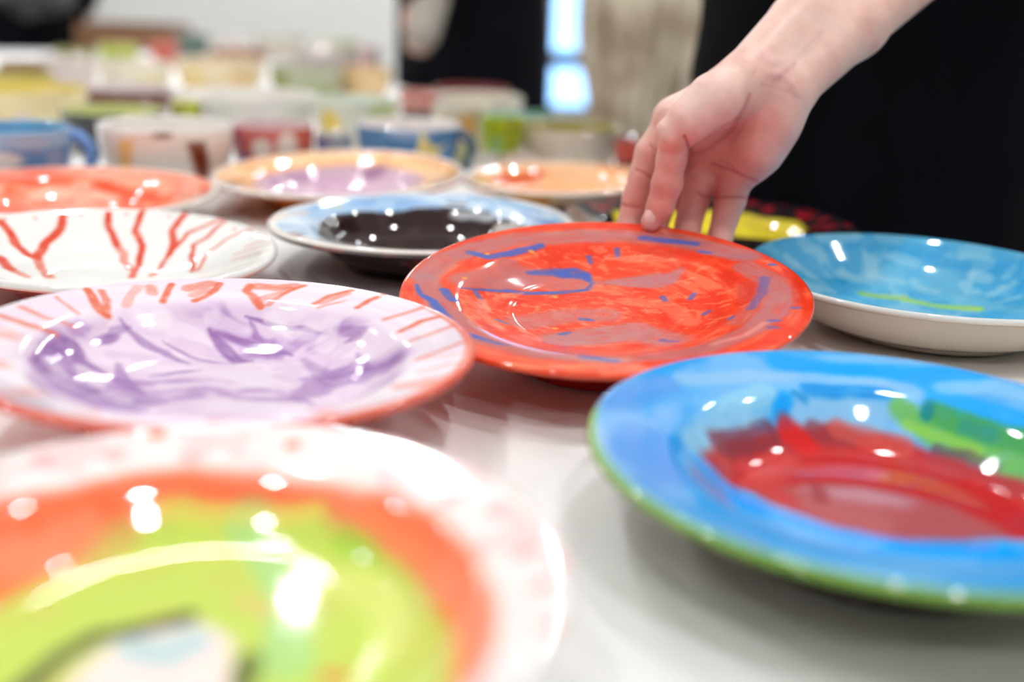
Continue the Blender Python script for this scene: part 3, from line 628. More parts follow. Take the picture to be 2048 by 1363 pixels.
# ------------------------------------------------------------ the room
RX0, RX1, RY0, RY1, RH = -3.4, 2.9, -2.6, 6.2, 2.75
WX0, WX1, WZ0, WZ1 = .12, .86, .36, 2.15
def structure(o): o['kind'] = 'structure'; return o
structure(boxes('floor', [(RX0-.1, RX1+.1, RY0-.1, RY1+.1, -.1, 0)], M_floor))
structure(boxes('ceiling', [(RX0-.1, RX1+.1, RY0-.1, RY1+.1, RH, RH+.1)], M_ceil))
structure(boxes('wall_left', [(RX0-.1, RX0, RY0, RY1, 0, RH)], M_wall))
structure(boxes('wall_right', [(RX1, RX1+.1, RY0, RY1, 0, RH)], M_wall))
structure(boxes('wall_front', [(RX0, RX1, RY0-.1, RY0, 0, RH)], M_wall))
structure(boxes('wall_back', [(RX0, WX0, RY1, RY1+.12, 0, RH), (WX1, RX1, RY1, RY1+.12, 0, RH), (WX0, WX1, RY1, RY1+.12, 0, WZ0), (WX0, WX1, RY1, RY1+.12, WZ1, RH)], M_wall))
structure(boxes('baseboard_back', [(RX0, RX1, RY1-.015, RY1, 0, .09)], M_ceil))
M_frame = mat('window_frame', srgb(40, 42, 52), .4)
win = boxes('window_1', [(WX0, WX0+.04, RY1+.02, RY1+.08, WZ0, WZ1), (WX1-.04, WX1, RY1+.02, RY1+.08, WZ0, WZ1), (WX0, WX1, RY1+.02, RY1+.08, WZ0, WZ0+.04), (WX0, WX1, RY1+.02, RY1+.08, WZ1-.04, WZ1),
      (WX0, WX1, RY1+.025, RY1+.075, .600, .682), (WX0, WX1, RY1+.025, RY1+.075, 1.32, 1.36)], M_frame)
structure(win)
M_glass = bpy.data.materials.new('window_glass'); M_glass.use_nodes = True; nt = M_glass.node_tree
for nd in list(nt.nodes): nt.nodes.remove(nd)
go = nt.nodes.new('ShaderNodeOutputMaterial'); gm = nt.nodes.new('ShaderNodeMixShader'); gt = nt.nodes.new('ShaderNodeBsdfTransparent'); gg = nt.nodes.new('ShaderNodeBsdfGlossy')
gg.inputs['Roughness'].default_value = .02; gm.inputs[0].default_value = .06
nt.links.new(gt.outputs[0], gm.inputs[1]); nt.links.new(gg.outputs[0], gm.inputs[2]); nt.links.new(gm.outputs[0], go.inputs[0])
for z0, z1 in ((WZ0+.04, .600), (.682, 1.32), (1.36, WZ1-.04)):
    boxes('pane', [(WX0+.04, WX1-.04, RY1+.047, RY1+.053, z0, z1)], M_glass, win)

# spotlights in the ceiling
M_emit = bpy.data.materials.new('lamp_glow'); M_emit.use_nodes = True; nt = M_emit.node_tree; nt.nodes.remove(nt.nodes['Principled BSDF'])
em = nt.nodes.new('ShaderNodeEmission'); em.inputs[0].default_value = (.97, .985, 1, 1); em.inputs[1].default_value = LAMP_L
nt.links.new(em.outputs[0], nt.nodes['Material Output'].inputs[0])
lamp0 = None
for ix, lx in enumerate((-2.0, -.75, .5, 1.75)):
    for iy, ly in enumerate((-1.5, -.15, 1.2, 2.5, 3.7, 4.6, 5.2, 5.75)):  # rows close to the back wall are added to brighten it
        if lamp0 is None:
            lamp0 = empty('ceiling_spotlight', (lx, ly, RH), 'round metal ceiling spotlight above the table', 'lamp', 'ceiling spotlights')
            hv, hf = lathe([(.050, 0), (.064, -.001), (.066, -.05), (.060, -.055), (.044, -.05), (.0405, -.004)], 40)
            link('housing', mesh('housing', hv, hf), M_metal, lamp0)
            dv, df = lathe([(.0001, -.032), (.02, -.0315), (.040, -.030), (.040, -.022), (.0001, -.022)], 32)
            link('lens', mesh('lens', dv, df), M_emit, lamp0)
        else:
            r = lamp0.copy(); C.objects.link(r); r.location = (lx, ly, RH)
            for ch in list(lamp0.children):
                c2 = ch.copy(); C.objects.link(c2); c2.parent = r

# curtain beside the window
def curtain():
    nu, nv = 220, 60; x0, x1 = .285, .92; V = []
    for j in range(nv+1):
        t = j/nv; z = .10+t*2.2
        pinch = 1-.22*math.exp(-((z-.42)/.22)**2)
        for i in range(nu+1):
            u = i/nu; x = (x0+x1)/2-.02+(u-.5)*(x1-x0)*pinch
            V.append((x, 5.95+.045*math.sin(u*PI*13+.6*math.sin(t*5))+.02*math.sin(u*31+t*3), z))
    Fq = [(j*(nu+1)+i, j*(nu+1)+i+1, (j+1)*(nu+1)+i+1, (j+1)*(nu+1)+i) for j in range(nv) for i in range(nu)]
    m = noisy(mat('curtain_cloth', srgb(236, 226, 208), .9), srgb(176, 158, 132), 4.5, .42, .62)
    r = empty('curtain', (0, 0, 0), 'beige mottled curtain hanging beside the bright window', 'curtain')
    o = link('curtain_cloth', mesh('curtain_cloth', V, Fq), m, r)
    md = o.modifiers.new('s', 'SOLIDIFY'); md.thickness = .004
    rv, rf = lathe([(.0001, 0), (.012, 0), (.012, .9), (.0001, .9)], 20)
    rod = link('rod', mesh('rod', rv, rf), M_metal, r); rod.location = (.25, 5.95, 2.32); rod.rotation_euler = (0, PI/2, 0)
    for k in (0, 1):
        bv, bf = box(-.012, .012, 0, .25, -.012, .012); b_ = link('bracket', mesh('bracket', bv, bf, False), M_metal, r); b_.location = (.30+k*.75, 5.95, 2.32)
curtain()

# ------------------------------------------------------------ the long table
TD = np.array([-.3714, .9285]); TN = np.array([-.9285, -.3714]); TP = np.array([.49, .90])
TANG = math.atan2(TD[1], TD[0])
S0, S1, TW = -1.0, 3.35, 1.45
tbl = empty('long_table', (TP[0], TP[1], 0), 'long table under a white cloth carrying all the pottery', 'table', rz=TANG)
boxes('table_top', [(S0+.01, S1-.01, .01, TW-.01, TZ-.035, TZ-.004)], M_wood, tbl, .003)
for a in (S0+.08, S1-.12):
    for b in (.08, TW-.12): boxes('leg', [(a, a+.05, b, b+.05, 0, TZ-.035)], M_wood, tbl, .004)
def cloth():
    V = []; nu, nv = 260, 130; dr = .30
    us = np.concatenate([[-dr, -dr*.66, -dr*.33], [-.004], np.linspace(0, S1-S0, nu), [S1-S0+.004], S1-S0+np.array([dr*.33, dr*.66, dr])])
    vs = np.concatenate([[-dr, -dr*.66, -dr*.33], [-.004], np.linspace(0, TW, nv), [TW+.004], TW+np.array([dr*.33, dr*.66, dr])])
    U, W = np.meshgrid(us, vs, indexing='ij')
    du = np.clip(-U, 0, None)+np.clip(U-(S1-S0), 0, None); dv = np.clip(-W, 0, None)+np.clip(W-TW, 0, None)
    drop = np.clip(np.maximum(du, dv)-.004, 0, None)
    uu = np.clip(U, -.004, S1-S0+.004); vv = np.clip(W, -.004, TW+.004)
    flare = .012*drop/dr*(1+np.sin((U+W)*22))
    uu = uu+np.where(U < 0, -flare, 0)*(du > .01)+np.where(U > S1-S0, flare, 0)*(du > .01)
    vv = vv+np.where(W < 0, -flare, 0)*(dv > .01)+np.where(W > TW, flare, 0)*(dv > .01)
    z = TZ-drop-.0012*(fbm(U*3, W*3)*.6)
    for c, s in ((.35, 1), (1.35, 1), (2.4, 1)): z = z+.0010*np.exp(-((U-c)/.006)**2)*(drop < 1e-6)      # ironed fold lines
    z = z+.0008*np.exp(-((W-.62)/.006)**2)*(drop < 1e-6)
    z = np.where(drop < 1e-6, np.minimum(z, TZ), z)
    X = uu+S0; n1, n2 = X.shape
    v = np.stack([X, vv, z], -1).reshape(-1, 3); i = np.arange(n1-1)[:, None]*n2; j = np.arange(n2-1)[None]
    f = np.stack([i+j, i+n2+j, i+n2+j+1, i+j+1], -1).reshape(-1, 4)
    o = link('tablecloth', mesh('tablecloth', v, f), M_cloth)
    o.location = (TP[0], TP[1], 0); o.rotation_euler = (0, 0, TANG)
    tag(o, 'white tablecloth spread over the long table', 'tablecloth')
cloth()

# ------------------------------------------------------------ plates and bowls in front
G = 'painted plates and bowls laid out on the white cloth'
build_dish('orange', 'painted_plate', 'orange-red rimmed plate with mauve and blue strokes, lifted by the hand', 'plate', G, 680, 210)
build_dish('lav', 'painted_plate', 'lilac plate swirled with purple, orange dabs round its rim', 'plate', G, 680, 210)
build_dish('white', 'painted_bowl', 'white shallow bowl with branching orange-red drips inside and red underside', 'bowl', G, 480, 140)
build_dish('dark', 'painted_bowl', 'bowl with pale blue rim and brown-black well and outside', 'bowl', G, 440, 130)
build_dish('peach', 'painted_bowl', 'wide-rimmed bowl, peach rim, lilac well and orange outside', 'bowl', G, 320, 100)
build_dish('tan', 'painted_plate', 'peach and orange plate with cream edge behind the left fingers of the hand', 'plate', G, 320, 100)
build_dish('red', 'painted_plate', 'salmon plate streaked with red-orange, behind the white bowl with drips', 'plate', G, 320, 110)
build_dish('bowl', 'painted_bowl', 'deep bowl sky blue inside with a lime streak and plain cream outside', 'bowl', G, 440, 130)
build_dish('blue', 'painted_plate', 'big bright blue rimmed plate with red well, green stroke and green edge', 'plate', G, 520, 170)
build_dish('rain', 'painted_plate', 'blurred white-rimmed plate nearest the camera with orange ring and lime green well', 'plate', G, 400, 130)
build_dish('black', 'painted_plate', 'black plate with red dabs and a yellow centre behind the fingers', 'plate', G, 360, 110)

# ------------------------------------------------------------ mugs and cups behind
PLACED = []
def ware(name, label, cat, px, yf, wpx, h, outer, inside, patches=(), handle=None, hcol=None, foot=.72, rim=None, bulge=.0, group='painted mugs and cups crowded on the far half of the table', shift=0):
    """px, yf: where the front lip sits in the photo; wpx: its width there; h: height of the cup"""
    fr = on_plane(px, yf, TZ+h); R = 0; 
    for _ in range(4):
        dep = (np.array([fr[0], fr[1]+R, fr[2]])-CAM) @ fwd; R = wpx*dep/F/2
    d2 = fr[:2]-CAM[:2]; d2 = d2/np.linalg.norm(d2); cx, cy = fr[:2]+d2*(R+shift)
    PLACED.append((label, cx, cy, R))
    root = empty(name, (cx, cy, TZ), label, cat, group)
    face = math.atan2(-cy, -cx); t = .0045; na = 120
    zs = np.linspace(.004, h-.003, 26)
    rad = lambda z: R*(foot+(1-foot)*np.sin(min(1, z/h)*PI/2)**(.8 if foot > .8 else .62))+bulge*math.sin(z/h*PI)
    pr = [(.0005, .0015, 0), (rad(0)*.8, .0015, 0), (rad(0)*.84, 0, 0), (rad(0)*.96, 0, 0)]+[(rad(z), z, 0) for z in zs]
    pr += [(rad(h)-.0004, h-.001, 1), (rad(h)-t*.5, h, 1), (rad(h)-t, h-.002, 1)]+[(max(rad(z)-t, .004), max(z, .008), 2) for z in zs[::-1][1:-2:2]]+[(rad(.01)*.6, .0075, 2), (.0005, .007, 2)]
    P = np.array(pr); v, f = lathe(P[:, :2], na); th = np.tile(np.arange(na)*2*PI/na, len(P)); zz = np.repeat(P[:, 1], na)/h; kind = np.repeat(P[:, 2], na)
    col = np.tile(np.array(outer, float), (len(v), 1)); s = px*.013
    nz = fbm(th*2+s, zz*3+s); col *= (.96+.08*nz)[:, None]
    dth = np.degrees((th-face+PI) % (2*PI)-PI)
    wz = zz+.05*(fbm(th*5+s, zz*4)-.5)
    for c, a0, a1, z0, z1, *sl in patches:
        sl = sl[0] if sl else 0
        if z0 >= 0 and z1 <= 1 and abs(a0) < 80 and abs(a1) < 80:
            am, ah, zm, zh = (a0+a1)/2, (a1-a0)/2, (z0+z1)/2, (z1-z0)/2
            q = ((dth+sl*(wz-.5)-am)/ah)**2+((wz-zm)/zh)**2; k = sstep(1.5, .75, q)*(kind == 0)
            col = col*(1-k[:, None])+np.array(c, float)*k[:, None]; continue
        k = sstep(a0-3, a0+3, dth+sl*(wz-.5))*sstep(a1+3, a1-3, dth+sl*(wz-.5))*sstep(z0-.03, z0+.03, wz)*sstep(z1+.03, z1-.03, wz)*(kind == 0)
        col = col*(1-k[:, None])+np.array(c, float)*k[:, None]
    ins = kind == 2; col[ins] = np.array(inside, float)*(.95+.1*nz[ins])[:, None]
    rm = kind == 1; col[rm] = rim if rim is not None else np.array(inside, float)
    body = link('cup_body', mesh('cup_body', v, f, col=lin(np.clip(col, 0, 255))), M_glaze, root)
    if handle is not None:
        a = face+math.radians(handle); hr = h*.36; n1, n2 = 26, 12; V = []
        for i in range(n1+1):
            q = -PI/2*1.02+PI*1.02*i/n1+0; ex = math.cos(q)*hr*.95; ez = h*.52+math.sin(q)*hr
            base = rad(min(max(ez, .0), h))-.004; rr_ = .0075 if R > .05 else .006
            for j in range(n2):
                b = 2*PI*j/n2; rad_ = base*(1 if abs(ex) < .3*hr else 1)+0
                rx = rad(h*.5)-.003+ex+math.cos(b)*rr_*math.cos(q); rz = ez+math.cos(b)*rr_*math.sin(q); ry = math.sin(b)*rr_*1.25
                V.append((rx*math.cos(a)-ry*math.sin(a), rx*math.sin(a)+ry*math.cos(a), rz))
        Fh = [(i*n2+j, i*n2+(j+1) % n2, (i+1)*n2+(j+1) % n2, (i+1)*n2+j) for i in range(n1) for j in range(n2)]
        hc = np.array(hcol if hcol is not None else outer, float)
        link('handle', mesh('handle', V, Fh, col=np.tile(lin(hc), (len(V), 1))), M_glaze, root)
    return root, (cx, cy, R, face, rad)
mug, cup, bowl = 'mug', 'cup', 'bowl'
# first row
ware('mug', 'blue mug with a pale cloud and its handle to the right, far left', mug, 35, 264, 205, .075, (88, 132, 184), (116, 172, 208),
     [((150, 182, 214), -90, 90, .74, 1.1), ((222, 212, 206), -60, 2, .46, .70), ((66, 110, 172), -95, 28, 0, .42), ((140, 152, 190), 28, 60, .2, .7)], handle=82, hcol=(108, 152, 216))
ware('mug', 'cream mug with a slanting brown stripe behind the salmon plate', mug, 332, 262, 264, .075, (240, 231, 221), (236, 230, 224),
     [((244, 192, 120), -46, -31, -.1, .85, -12), ((244, 226, 200), -70, -50, -.1, .9), ((120, 46, 20), 22, 38, -.1, .82, 18), ((240, 214, 196), 42, 64, -.1, .8), ((120, 70, 48), -10, 4, .9, 1.05)])
ware('mug', 'pinkish red mug with white spots, right of the cream mug with brown stripe', mug, 545, 256, 164, .07, (204, 108, 104), (216, 190, 190),
     [((176, 90, 110), -80, -48, .3, .95), ((104, 92, 150), -62, -36, -.1, .5), ((232, 222, 212), -30, -2, .45, .8), ((234, 226, 214), 6, 34, .35, .92), ((226, 100, 60), -34, -10, -.1, .4), ((206, 90, 58), 40, 90, .55, 1.05), ((206, 164, 50), 36, 90, -.1, .55), ((150, 170, 140), 26, 38, -.1, .42)])
ware('cup', 'small grey and mustard cup between the pink-red mug and the starfish mug', cup, 667, 268, 74, .055, (166, 172, 180), (200, 190, 176),
     [((198, 160, 60), -90, 90, -.1, .45), ((216, 180, 150), -20, 30, .35, .55), ((120, 140, 190), -60, -20, .5, .9)])
sroot, (sx, sy, sR, sface, srad) = ware('mug', 'blue mug with a yellow starfish on its side', mug, 818, 258, 210, .069, (90, 142, 192), (232, 224, 220),
     [((62, 124, 174), 20, 60, .7, 1.0), ((150, 178, 214), -25, 25, .82, 1.0), ((70, 96, 150), 58, 80, -.1, .9)], handle=75, hcol=(84, 104, 116))
def starfish():
    V = []; Fs = []; pts = []
    for k in range(10):
        a = PI/2+k*PI/5+.2; r = .034 if k % 2 == 0 else .0145; pts.append((math.cos(a)*r*1.2, math.sin(a)*r))
    def pos(x, y, off):
        z = .034+y; th = sface+math.radians(20)+x/srad(z); rr = srad(z)+off; return (rr*math.cos(th), rr*math.sin(th), z)
    V.append(pos(0, 0, .0022))
    for s_ in (.5, 1):
        for x, y in pts: V.append(pos(x*s_, y*s_, .0018 if s_ < 1 else .0004))
    for x, y in pts: V.append(pos(x, y, -.001))
    for k in range(10):
        q = (k+1) % 10; Fs += [(0, 1+k, 1+q), (1+k, 11+k, 11+q, 1+q), (11+k, 21+k, 21+q, 11+q)]
    o = link('starfish', mesh('starfish', V, Fs, col=np.tile(lin((228, 208, 128)), (len(V), 1))), M_glaze, sroot); o['label'] = 'yellow starfish relief'
starfish()
ware('mug', 'beige mug with an orange spot, between the starfish mug and the lime mug', mug, 925, 214, 120, .08, (216, 202, 178), (214, 206, 190),
     [((226, 164, 90), -8, 26, .45, .85), ((188, 190, 120), -20, 40, -.1, .3)], group=None)
ware('mug', 'lime green mug left of the big beige bowl', mug, 1006, 232, 84, .078, (172, 190, 24), (150, 190, 150),
     [((160, 168, 10), 10, 50, .6, 1.0), ((160, 196, 130), -30, 0, .3, .65), ((146, 150, 5), -50, 10, -.1, .3), ((190, 150, 110), 48, 90, -.1, .45)])
ware('bowl', 'big beige cup with an olive green inside, left of the hand', cup, 1140, 262, 206, .0615, (222, 208, 190), (158, 146, 62),
     [((200, 194, 140), 6, 18, .2, .4), ((202, 186, 164), 45, 90, -.1, 1.0)], rim=(200, 190, 130))
ware('cup', 'dark cup with a red upper band just left of the index finger', cup, 1272, 282, 84, .06, (48, 50, 56), (150, 70, 60), [((190, 74, 60), -90, 90, .5, 1.1)])
ware('cup', 'small pale grey pot between the peach bowl and the tan plate', cup, 962, 312, 72, .032, (214, 208, 198), (206, 200, 186), [((206, 160, 140), -60, 0, -.1, .4)])
ware('cup', 'low pinkish cup with a grey-green foot behind the left side of the tan plate', cup, 1040, 316, 78, .03, (214, 182, 166), (206, 190, 176), [((150, 150, 130), 0, 80, -.1, .5)])
# second row
ware('bowl', 'yellow bowl with pastel patches behind the blue mug', bowl, 52, 184, 236, .07, (238, 220, 168), (226, 206, 110),
     [((240, 204, 160), -70, -20, .1, .5), ((226, 214, 216), -15, 5, .1, .5), ((236, 228, 186), 8, 30, .05, .5), ((224, 206, 190), 34, 70, 0, .6)])
ware('bowl', 'black bowl with a pale lime green inside, behind the handle of the blue mug', bowl, 226, 228, 200, .06, (34, 40, 42), (200, 204, 138), [((212, 214, 160), 10, 40, .8, 1.0)], rim=(208, 208, 150))
ware('bowl', 'chocolate brown bowl with a whitish lilac inside', bowl, 258, 182, 172, .060, (98, 42, 20), (212, 200, 202), [((130, 96, 90), -90, 90, .85, 1.05)])
ware('cup', 'small olive and lime cup right of the brown bowl', cup, 372, 204, 60, .08, (150, 146, 56), (214, 210, 140), [((178, 190, 60), -10, 50, .5, 1), ((104, 110, 20), 5, 50, .1, .5)])
ware('bowl', 'widest white bowl in the middle of the cups, mint stripe at its foot', bowl, 496, 200, 292, .075, (230, 228, 220), (232, 227, 220),
     [((190, 214, 170), -30, 10, .05, .45), ((196, 210, 218), 10, 50, .05, .45)])
ware('cup', 'pale mint cup with yellow patches behind the small mustard cup', cup, 714, 204, 168, .08, (222, 222, 202), (214, 222, 206),
     [((232, 200, 84), -60, -22, .0, .8), ((190, 166, 76), 14, 66, .3, .7), ((196, 206, 150), 14, 66, .7, .95), ((212, 180, 160), 0, 40, -.1, .25)])
ware('cup', 'dark teal cup with a dusty pink rim', cup, 838, 184, 78, .080, (38, 52, 56), (160, 90, 80), [((200, 138, 126), -90, 90, .62, 1.1)], rim=(196, 130, 118))
ware('bowl', 'plain greyish white bowl left of the window light', bowl, 958, 204, 180, .07, (216, 210, 194), (214, 204, 186), shift=.05)
ware('bowl', 'dark red shallow bowl in front of the black-clad person in the middle', bowl, 945, 180, 150, .06, (110, 30, 34), (124, 40, 44), foot=.6)
ware('cup', 'teal green cup below the lit window', cup, 1064, 232, 90, .058, (120, 164, 146), (110, 150, 130), shift=.02)
# third row
ware('bowl', 'olive yellow bowl at the far left edge', bowl, 40, 150, 130, .07, (196, 180, 90), (160, 140, 76), foot=.6)
ware('bowl', 'white bowl with a pinkish shade, third row from the left', bowl, 138, 118, 108, .07, (226, 216, 212), (220, 210, 206))
ware('bowl', 'cream bowl behind the brown bowl', bowl, 270, 128, 140, .07, (232, 222, 200), (230, 220, 204), [((226, 214, 168), 0, 70, 0, .7)])
ware('bowl', 'pale peach bowl with yellow patches, left of the green streaked bowl', bowl, 440, 124, 180, .07, (240, 222, 184), (226, 206, 180), [((240, 216, 150), -60, -20, .1, .7), ((240, 206, 150), 10, 50, .1, .7)])
ware('bowl', 'grey bowl streaked with olive green', bowl, 612, 136, 146, .07, (176, 180, 150), (184, 178, 160), [((126, 134, 54), -90, -30, .0, .8), ((150, 160, 96), -30, 80, .1, .45)])
ware('bowl', 'peach-yellow bowl next to the black-clad person', bowl, 726, 138, 112, .065, (232, 200, 148), (222, 190, 150))
ware('bowl', 'mauve-grey bowl behind the green streaked bowl', bowl, 655, 110, 130, .07, (176, 164, 164), (216, 206, 200))
ware('bowl', 'rust brown bowl behind the pale peach bowl', bowl, 478, 100, 110, .07, (160, 108, 84), (206, 180, 160))
ware('bowl', 'lime green bowl in front of the wooden box', bowl, 236, 90, 80, .07, (172, 184, 84), (196, 184, 110))
ware('cup', 'red cup right of the wooden box', cup, 328, 84, 54, .07, (196, 90, 76), (214, 140, 116))
ware('bowl', 'dark green-grey bowl against the white wall', bowl, 384, 70, 68, .08, (84, 106, 96), (120, 140, 126))
ware('bowl', 'pale pinkish white bowl at the back, left of three', bowl, 452, 74, 90, .07, (220, 212, 208), (222, 216, 208))
ware('bowl', 'stone white bowl at the back, middle of three', bowl, 562, 76, 100, .07, (208, 200, 184), (206, 204, 192))
ware('bowl', 'cream white bowl at the back with a green tint, right of three', bowl, 676, 84, 92, .07, (226, 216, 200), (200, 200, 170), [((204, 208, 170), -20, 50, .6, 1)])
ware('cup', 'pale pink cup beside the grey sleeve', cup, 738, 96, 40, .075, (232, 196, 190), (220, 190, 184))
ware('bowl', 'brown bowl below the grey patterned top, far left', bowl, 44, 126, 90, .07, (150, 120, 80), (140, 116, 84))
ware('bowl', 'olive bowl between the far left brown bowl and the wooden box', bowl, 150, 98, 80, .07, (150, 146, 90), (130, 120, 80))
# wooden box at the far end
p = on_plane(243, 104, TZ)
bx = empty('wooden_box', (p[0], p[1]+.14, TZ), 'brown wooden box standing at the far end of the table', 'box', rz=.05)
for nm, b in (('front_panel', (-.16, .16, -.12, -.108, 0, .085)), ('back_panel', (-.16, .16, .108, .12, 0, .085)), ('side_panel', (-.16, -.148, -.108, .108, 0, .085)), ('side_panel', (.148, .16, -.108, .108, 0, .085)), ('bottom_panel', (-.148, .148, -.108, .108, .004, .014))):
    boxes(nm, [b], M_wood, bx, .002)
for sgn in (-1, 1): boxes('cleat', [(sgn*.13-.012, sgn*.13+.012, -.126, -.12, .005, .08)], M_wood, bx, .001)
# ------------------------------------------------------------ the hand and forearm holding the plate
def skin_colour(V, N):
    base = np.tile(np.array((234, 192, 178), float), (len(V), 1)); return base
def px_of(V):
    q = V-CAM; z = q @ fwd; return np.stack([1024+F*(q @ cr)/z, 681.5-F*(q @ cu)/z, z], 1)
def hand_mesh():
    J = lambda px, py, d, r: (at(px, py, d), r*d/F)
    h = .0014
    allp = []
    def chain(Fd, D, js, k):
        for a, b in zip(js, js[1:]): Fd.cone(D, a[0], b[0], a[1], b[1], k)
    A = [J(1494, 158, .862, 57), J(1602, 48, .895, 66), J(1800, -130, .985, 72), J(1890, -215, 1.03, 74)]
    B = [J(1562, 186, .868, 55), J(1708, 50, .905, 62), J(1868, -88, .995, 66), J(1960, -170, 1.04, 70)]
    thenar = [J(1492, 165, .858, 52), J(1430, 205, .845, 53), J(1378, 246, .846, 40), J(1350, 272, .850, 31)]
    thumb = [J(1349, 274, .852, 31), J(1343, 318, .858, 29), J(1334, 368, .864, 30), J(1321, 412, .868, 26.5), J(1302, 444, .871, 20)]
    index = [J(1350, 240, .885, 37), J(1303, 305, .893, 33), J(1288, 350, .898, 29.5), J(1272, 400, .902, 28), J(1258, 452, .903, 24), J(1262, 492, .89, 20)]
    middle = [J(1385, 260, .905, 40), J(1366, 320, .915, 31), J(1330, 395, .922, 27), J(1312, 452, .918, 23), J(1322, 505, .893, 20)]
    ring = [J(1432, 300, .900, 42), J(1404, 352, .905, 34), J(1388, 398, .914, 31), J(1376, 452, .912, 26), J(1380, 512, .892, 22)]
    little = [J(1490, 318, .888, 38), J(1472, 355, .893, 35), J(1460, 400, .902, 31), J(1442, 468, .905, 24.5), J(1438, 520, .89, 20)]
    hypo = [J(1566, 190, .868, 52), J(1541, 250, .870, 50), J(1510, 302, .876, 46), J(1480, 340, .886, 37)]
    pts = np.array([p for c in (A, B, thumb, index, middle, ring, little) for p, _ in c])
    Fd = Field(pts.min(0)-.05, pts.max(0)+.05, h)
    D = Fd.new()
    chain(Fd, D, A, .004); chain(Fd, D, B, .013)
    chain(Fd, D, hypo, .016)
    chain(Fd, D, thenar, .012)
    wr = J(1525, 185, .885, 50); Fd.cone(D, at(1440, 190, .872), at(1354, 240, .880), .0195, .0145, .010)
    for c, k in ((index, .014), (middle, .012), (ring, .012), (little, .012)): Fd.cone(D, wr[0], c[0][0], wr[1], c[0][1], k)
    Fd.cone(D, J(1455, 262, .888, 44)[0], J(1420, 305, .902, 38)[0], .016, .0145, .014)          # palm
    Fd.cone(D, J(1352, 240, .885, 40)[0], J(1490, 325, .888, 38)[0], .0145, .0140, .010)         # pad below the fingers
    # the hollow between the ball of the thumb and the palm
    Fd.cone(D, at(1392, 318, .853), at(1462, 262, .842), .007, .004, .012, cut=True)
    for c in (index, middle, ring, little):
        E_ = Fd.new(); chain(Fd, E_, c, .003)
        D = Fd.join(D, E_, .0035)
    E_ = Fd.new(); chain(Fd, E_, thumb, .004); D = Fd.join(D, E_, .006)
    # knuckle and pad fullness
    Fd.cone(D, at(1334, 262, .846), at(1340, 272, .846), .0082, .0082, .006)
    V, Q = Fd.mesh(D)
    V = V.astype(float)
    # light smoothing
    for _ in range(2):
        S = np.zeros_like(V); cn = np.zeros(len(V))
        for k in range(4):
            a = Q[:, k]; b = Q[:, (k+1) % 4]; np.add.at(S, a, V[b]); np.add.at(S, b, V[a]); np.add.at(cn, a, 1); np.add.at(cn, b, 1)
        V = V*.5+.5*S/cn[:, None]
    N = vert_normals(V, Q); uvz = px_of(V)
    toc = (N @ fwd) < -.05
    base = np.tile(np.array((233, 191, 176), float), (len(V), 1))
    nz = fbm(V[:, 0]*60, V[:, 2]*60+V[:, 1]*40); nz2 = fbm(V[:, 0]*160+3, V[:, 2]*160)
    def blend(c, k): 
        nonlocal base
        base = base*(1-k[:, None])+np.array(c, float)*k[:, None]
    def near(px, py, r): return np.exp(-(((uvz[:, 0]-px)**2+(uvz[:, 1]-py)**2)/r**2))
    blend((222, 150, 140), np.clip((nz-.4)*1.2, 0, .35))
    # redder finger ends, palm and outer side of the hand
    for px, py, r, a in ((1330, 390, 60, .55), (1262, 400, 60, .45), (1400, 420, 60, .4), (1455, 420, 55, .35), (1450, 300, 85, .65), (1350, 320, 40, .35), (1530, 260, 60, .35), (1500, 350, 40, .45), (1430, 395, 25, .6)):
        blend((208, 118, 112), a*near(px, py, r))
    blend((244, 222, 214), .6*near(1405, 205, 55)); blend((240, 216, 206), .5*near(1332, 258, 20)); blend((240, 210, 196), .35*near(1600, 60, 110))  # lit look of the thumb ball painted into the skin; knuckle and forearm paler
    disp = np.zeros(len(V))
    def line(pts_, w_, dep, c, a, only=None):
        P = np.array(pts_, float); best = np.full(len(V), 1e9)
        for p0, p1 in zip(P, P[1:]):
            ab = p1-p0; t = np.clip(((uvz[:, 0]-p0[0])*ab[0]+(uvz[:, 1]-p0[1])*ab[1])/(ab@ab), 0, 1)
            best = np.minimum(best, np.hypot(uvz[:, 0]-p0[0]-t*ab[0], uvz[:, 1]-p0[1]-t*ab[1]))
        k = np.exp(-(best/w_)**2)*toc
        if only is not None: k = k*only
        nonlocal disp
        disp = disp-dep*k; blend(c, a*k)
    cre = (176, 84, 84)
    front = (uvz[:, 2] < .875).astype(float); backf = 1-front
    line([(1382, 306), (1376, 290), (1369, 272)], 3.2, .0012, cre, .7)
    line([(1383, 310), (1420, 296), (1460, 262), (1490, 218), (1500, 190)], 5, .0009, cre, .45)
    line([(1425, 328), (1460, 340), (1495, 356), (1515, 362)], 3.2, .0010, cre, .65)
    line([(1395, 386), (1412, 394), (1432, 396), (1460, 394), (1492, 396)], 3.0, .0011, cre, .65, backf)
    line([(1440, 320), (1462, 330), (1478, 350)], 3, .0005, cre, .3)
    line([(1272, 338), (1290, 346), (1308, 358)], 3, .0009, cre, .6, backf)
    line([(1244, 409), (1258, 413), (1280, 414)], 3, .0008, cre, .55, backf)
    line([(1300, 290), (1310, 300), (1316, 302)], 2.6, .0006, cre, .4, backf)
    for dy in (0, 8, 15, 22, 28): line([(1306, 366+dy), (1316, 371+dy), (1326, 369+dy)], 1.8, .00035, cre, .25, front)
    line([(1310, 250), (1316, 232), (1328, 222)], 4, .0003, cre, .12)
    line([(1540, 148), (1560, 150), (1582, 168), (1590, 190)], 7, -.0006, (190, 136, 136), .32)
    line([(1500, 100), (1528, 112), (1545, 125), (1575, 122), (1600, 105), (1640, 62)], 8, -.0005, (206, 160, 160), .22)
    line([(1548, 160), (1570, 142), (1588, 128)], 6, -.0005, (170, 120, 130), .35)
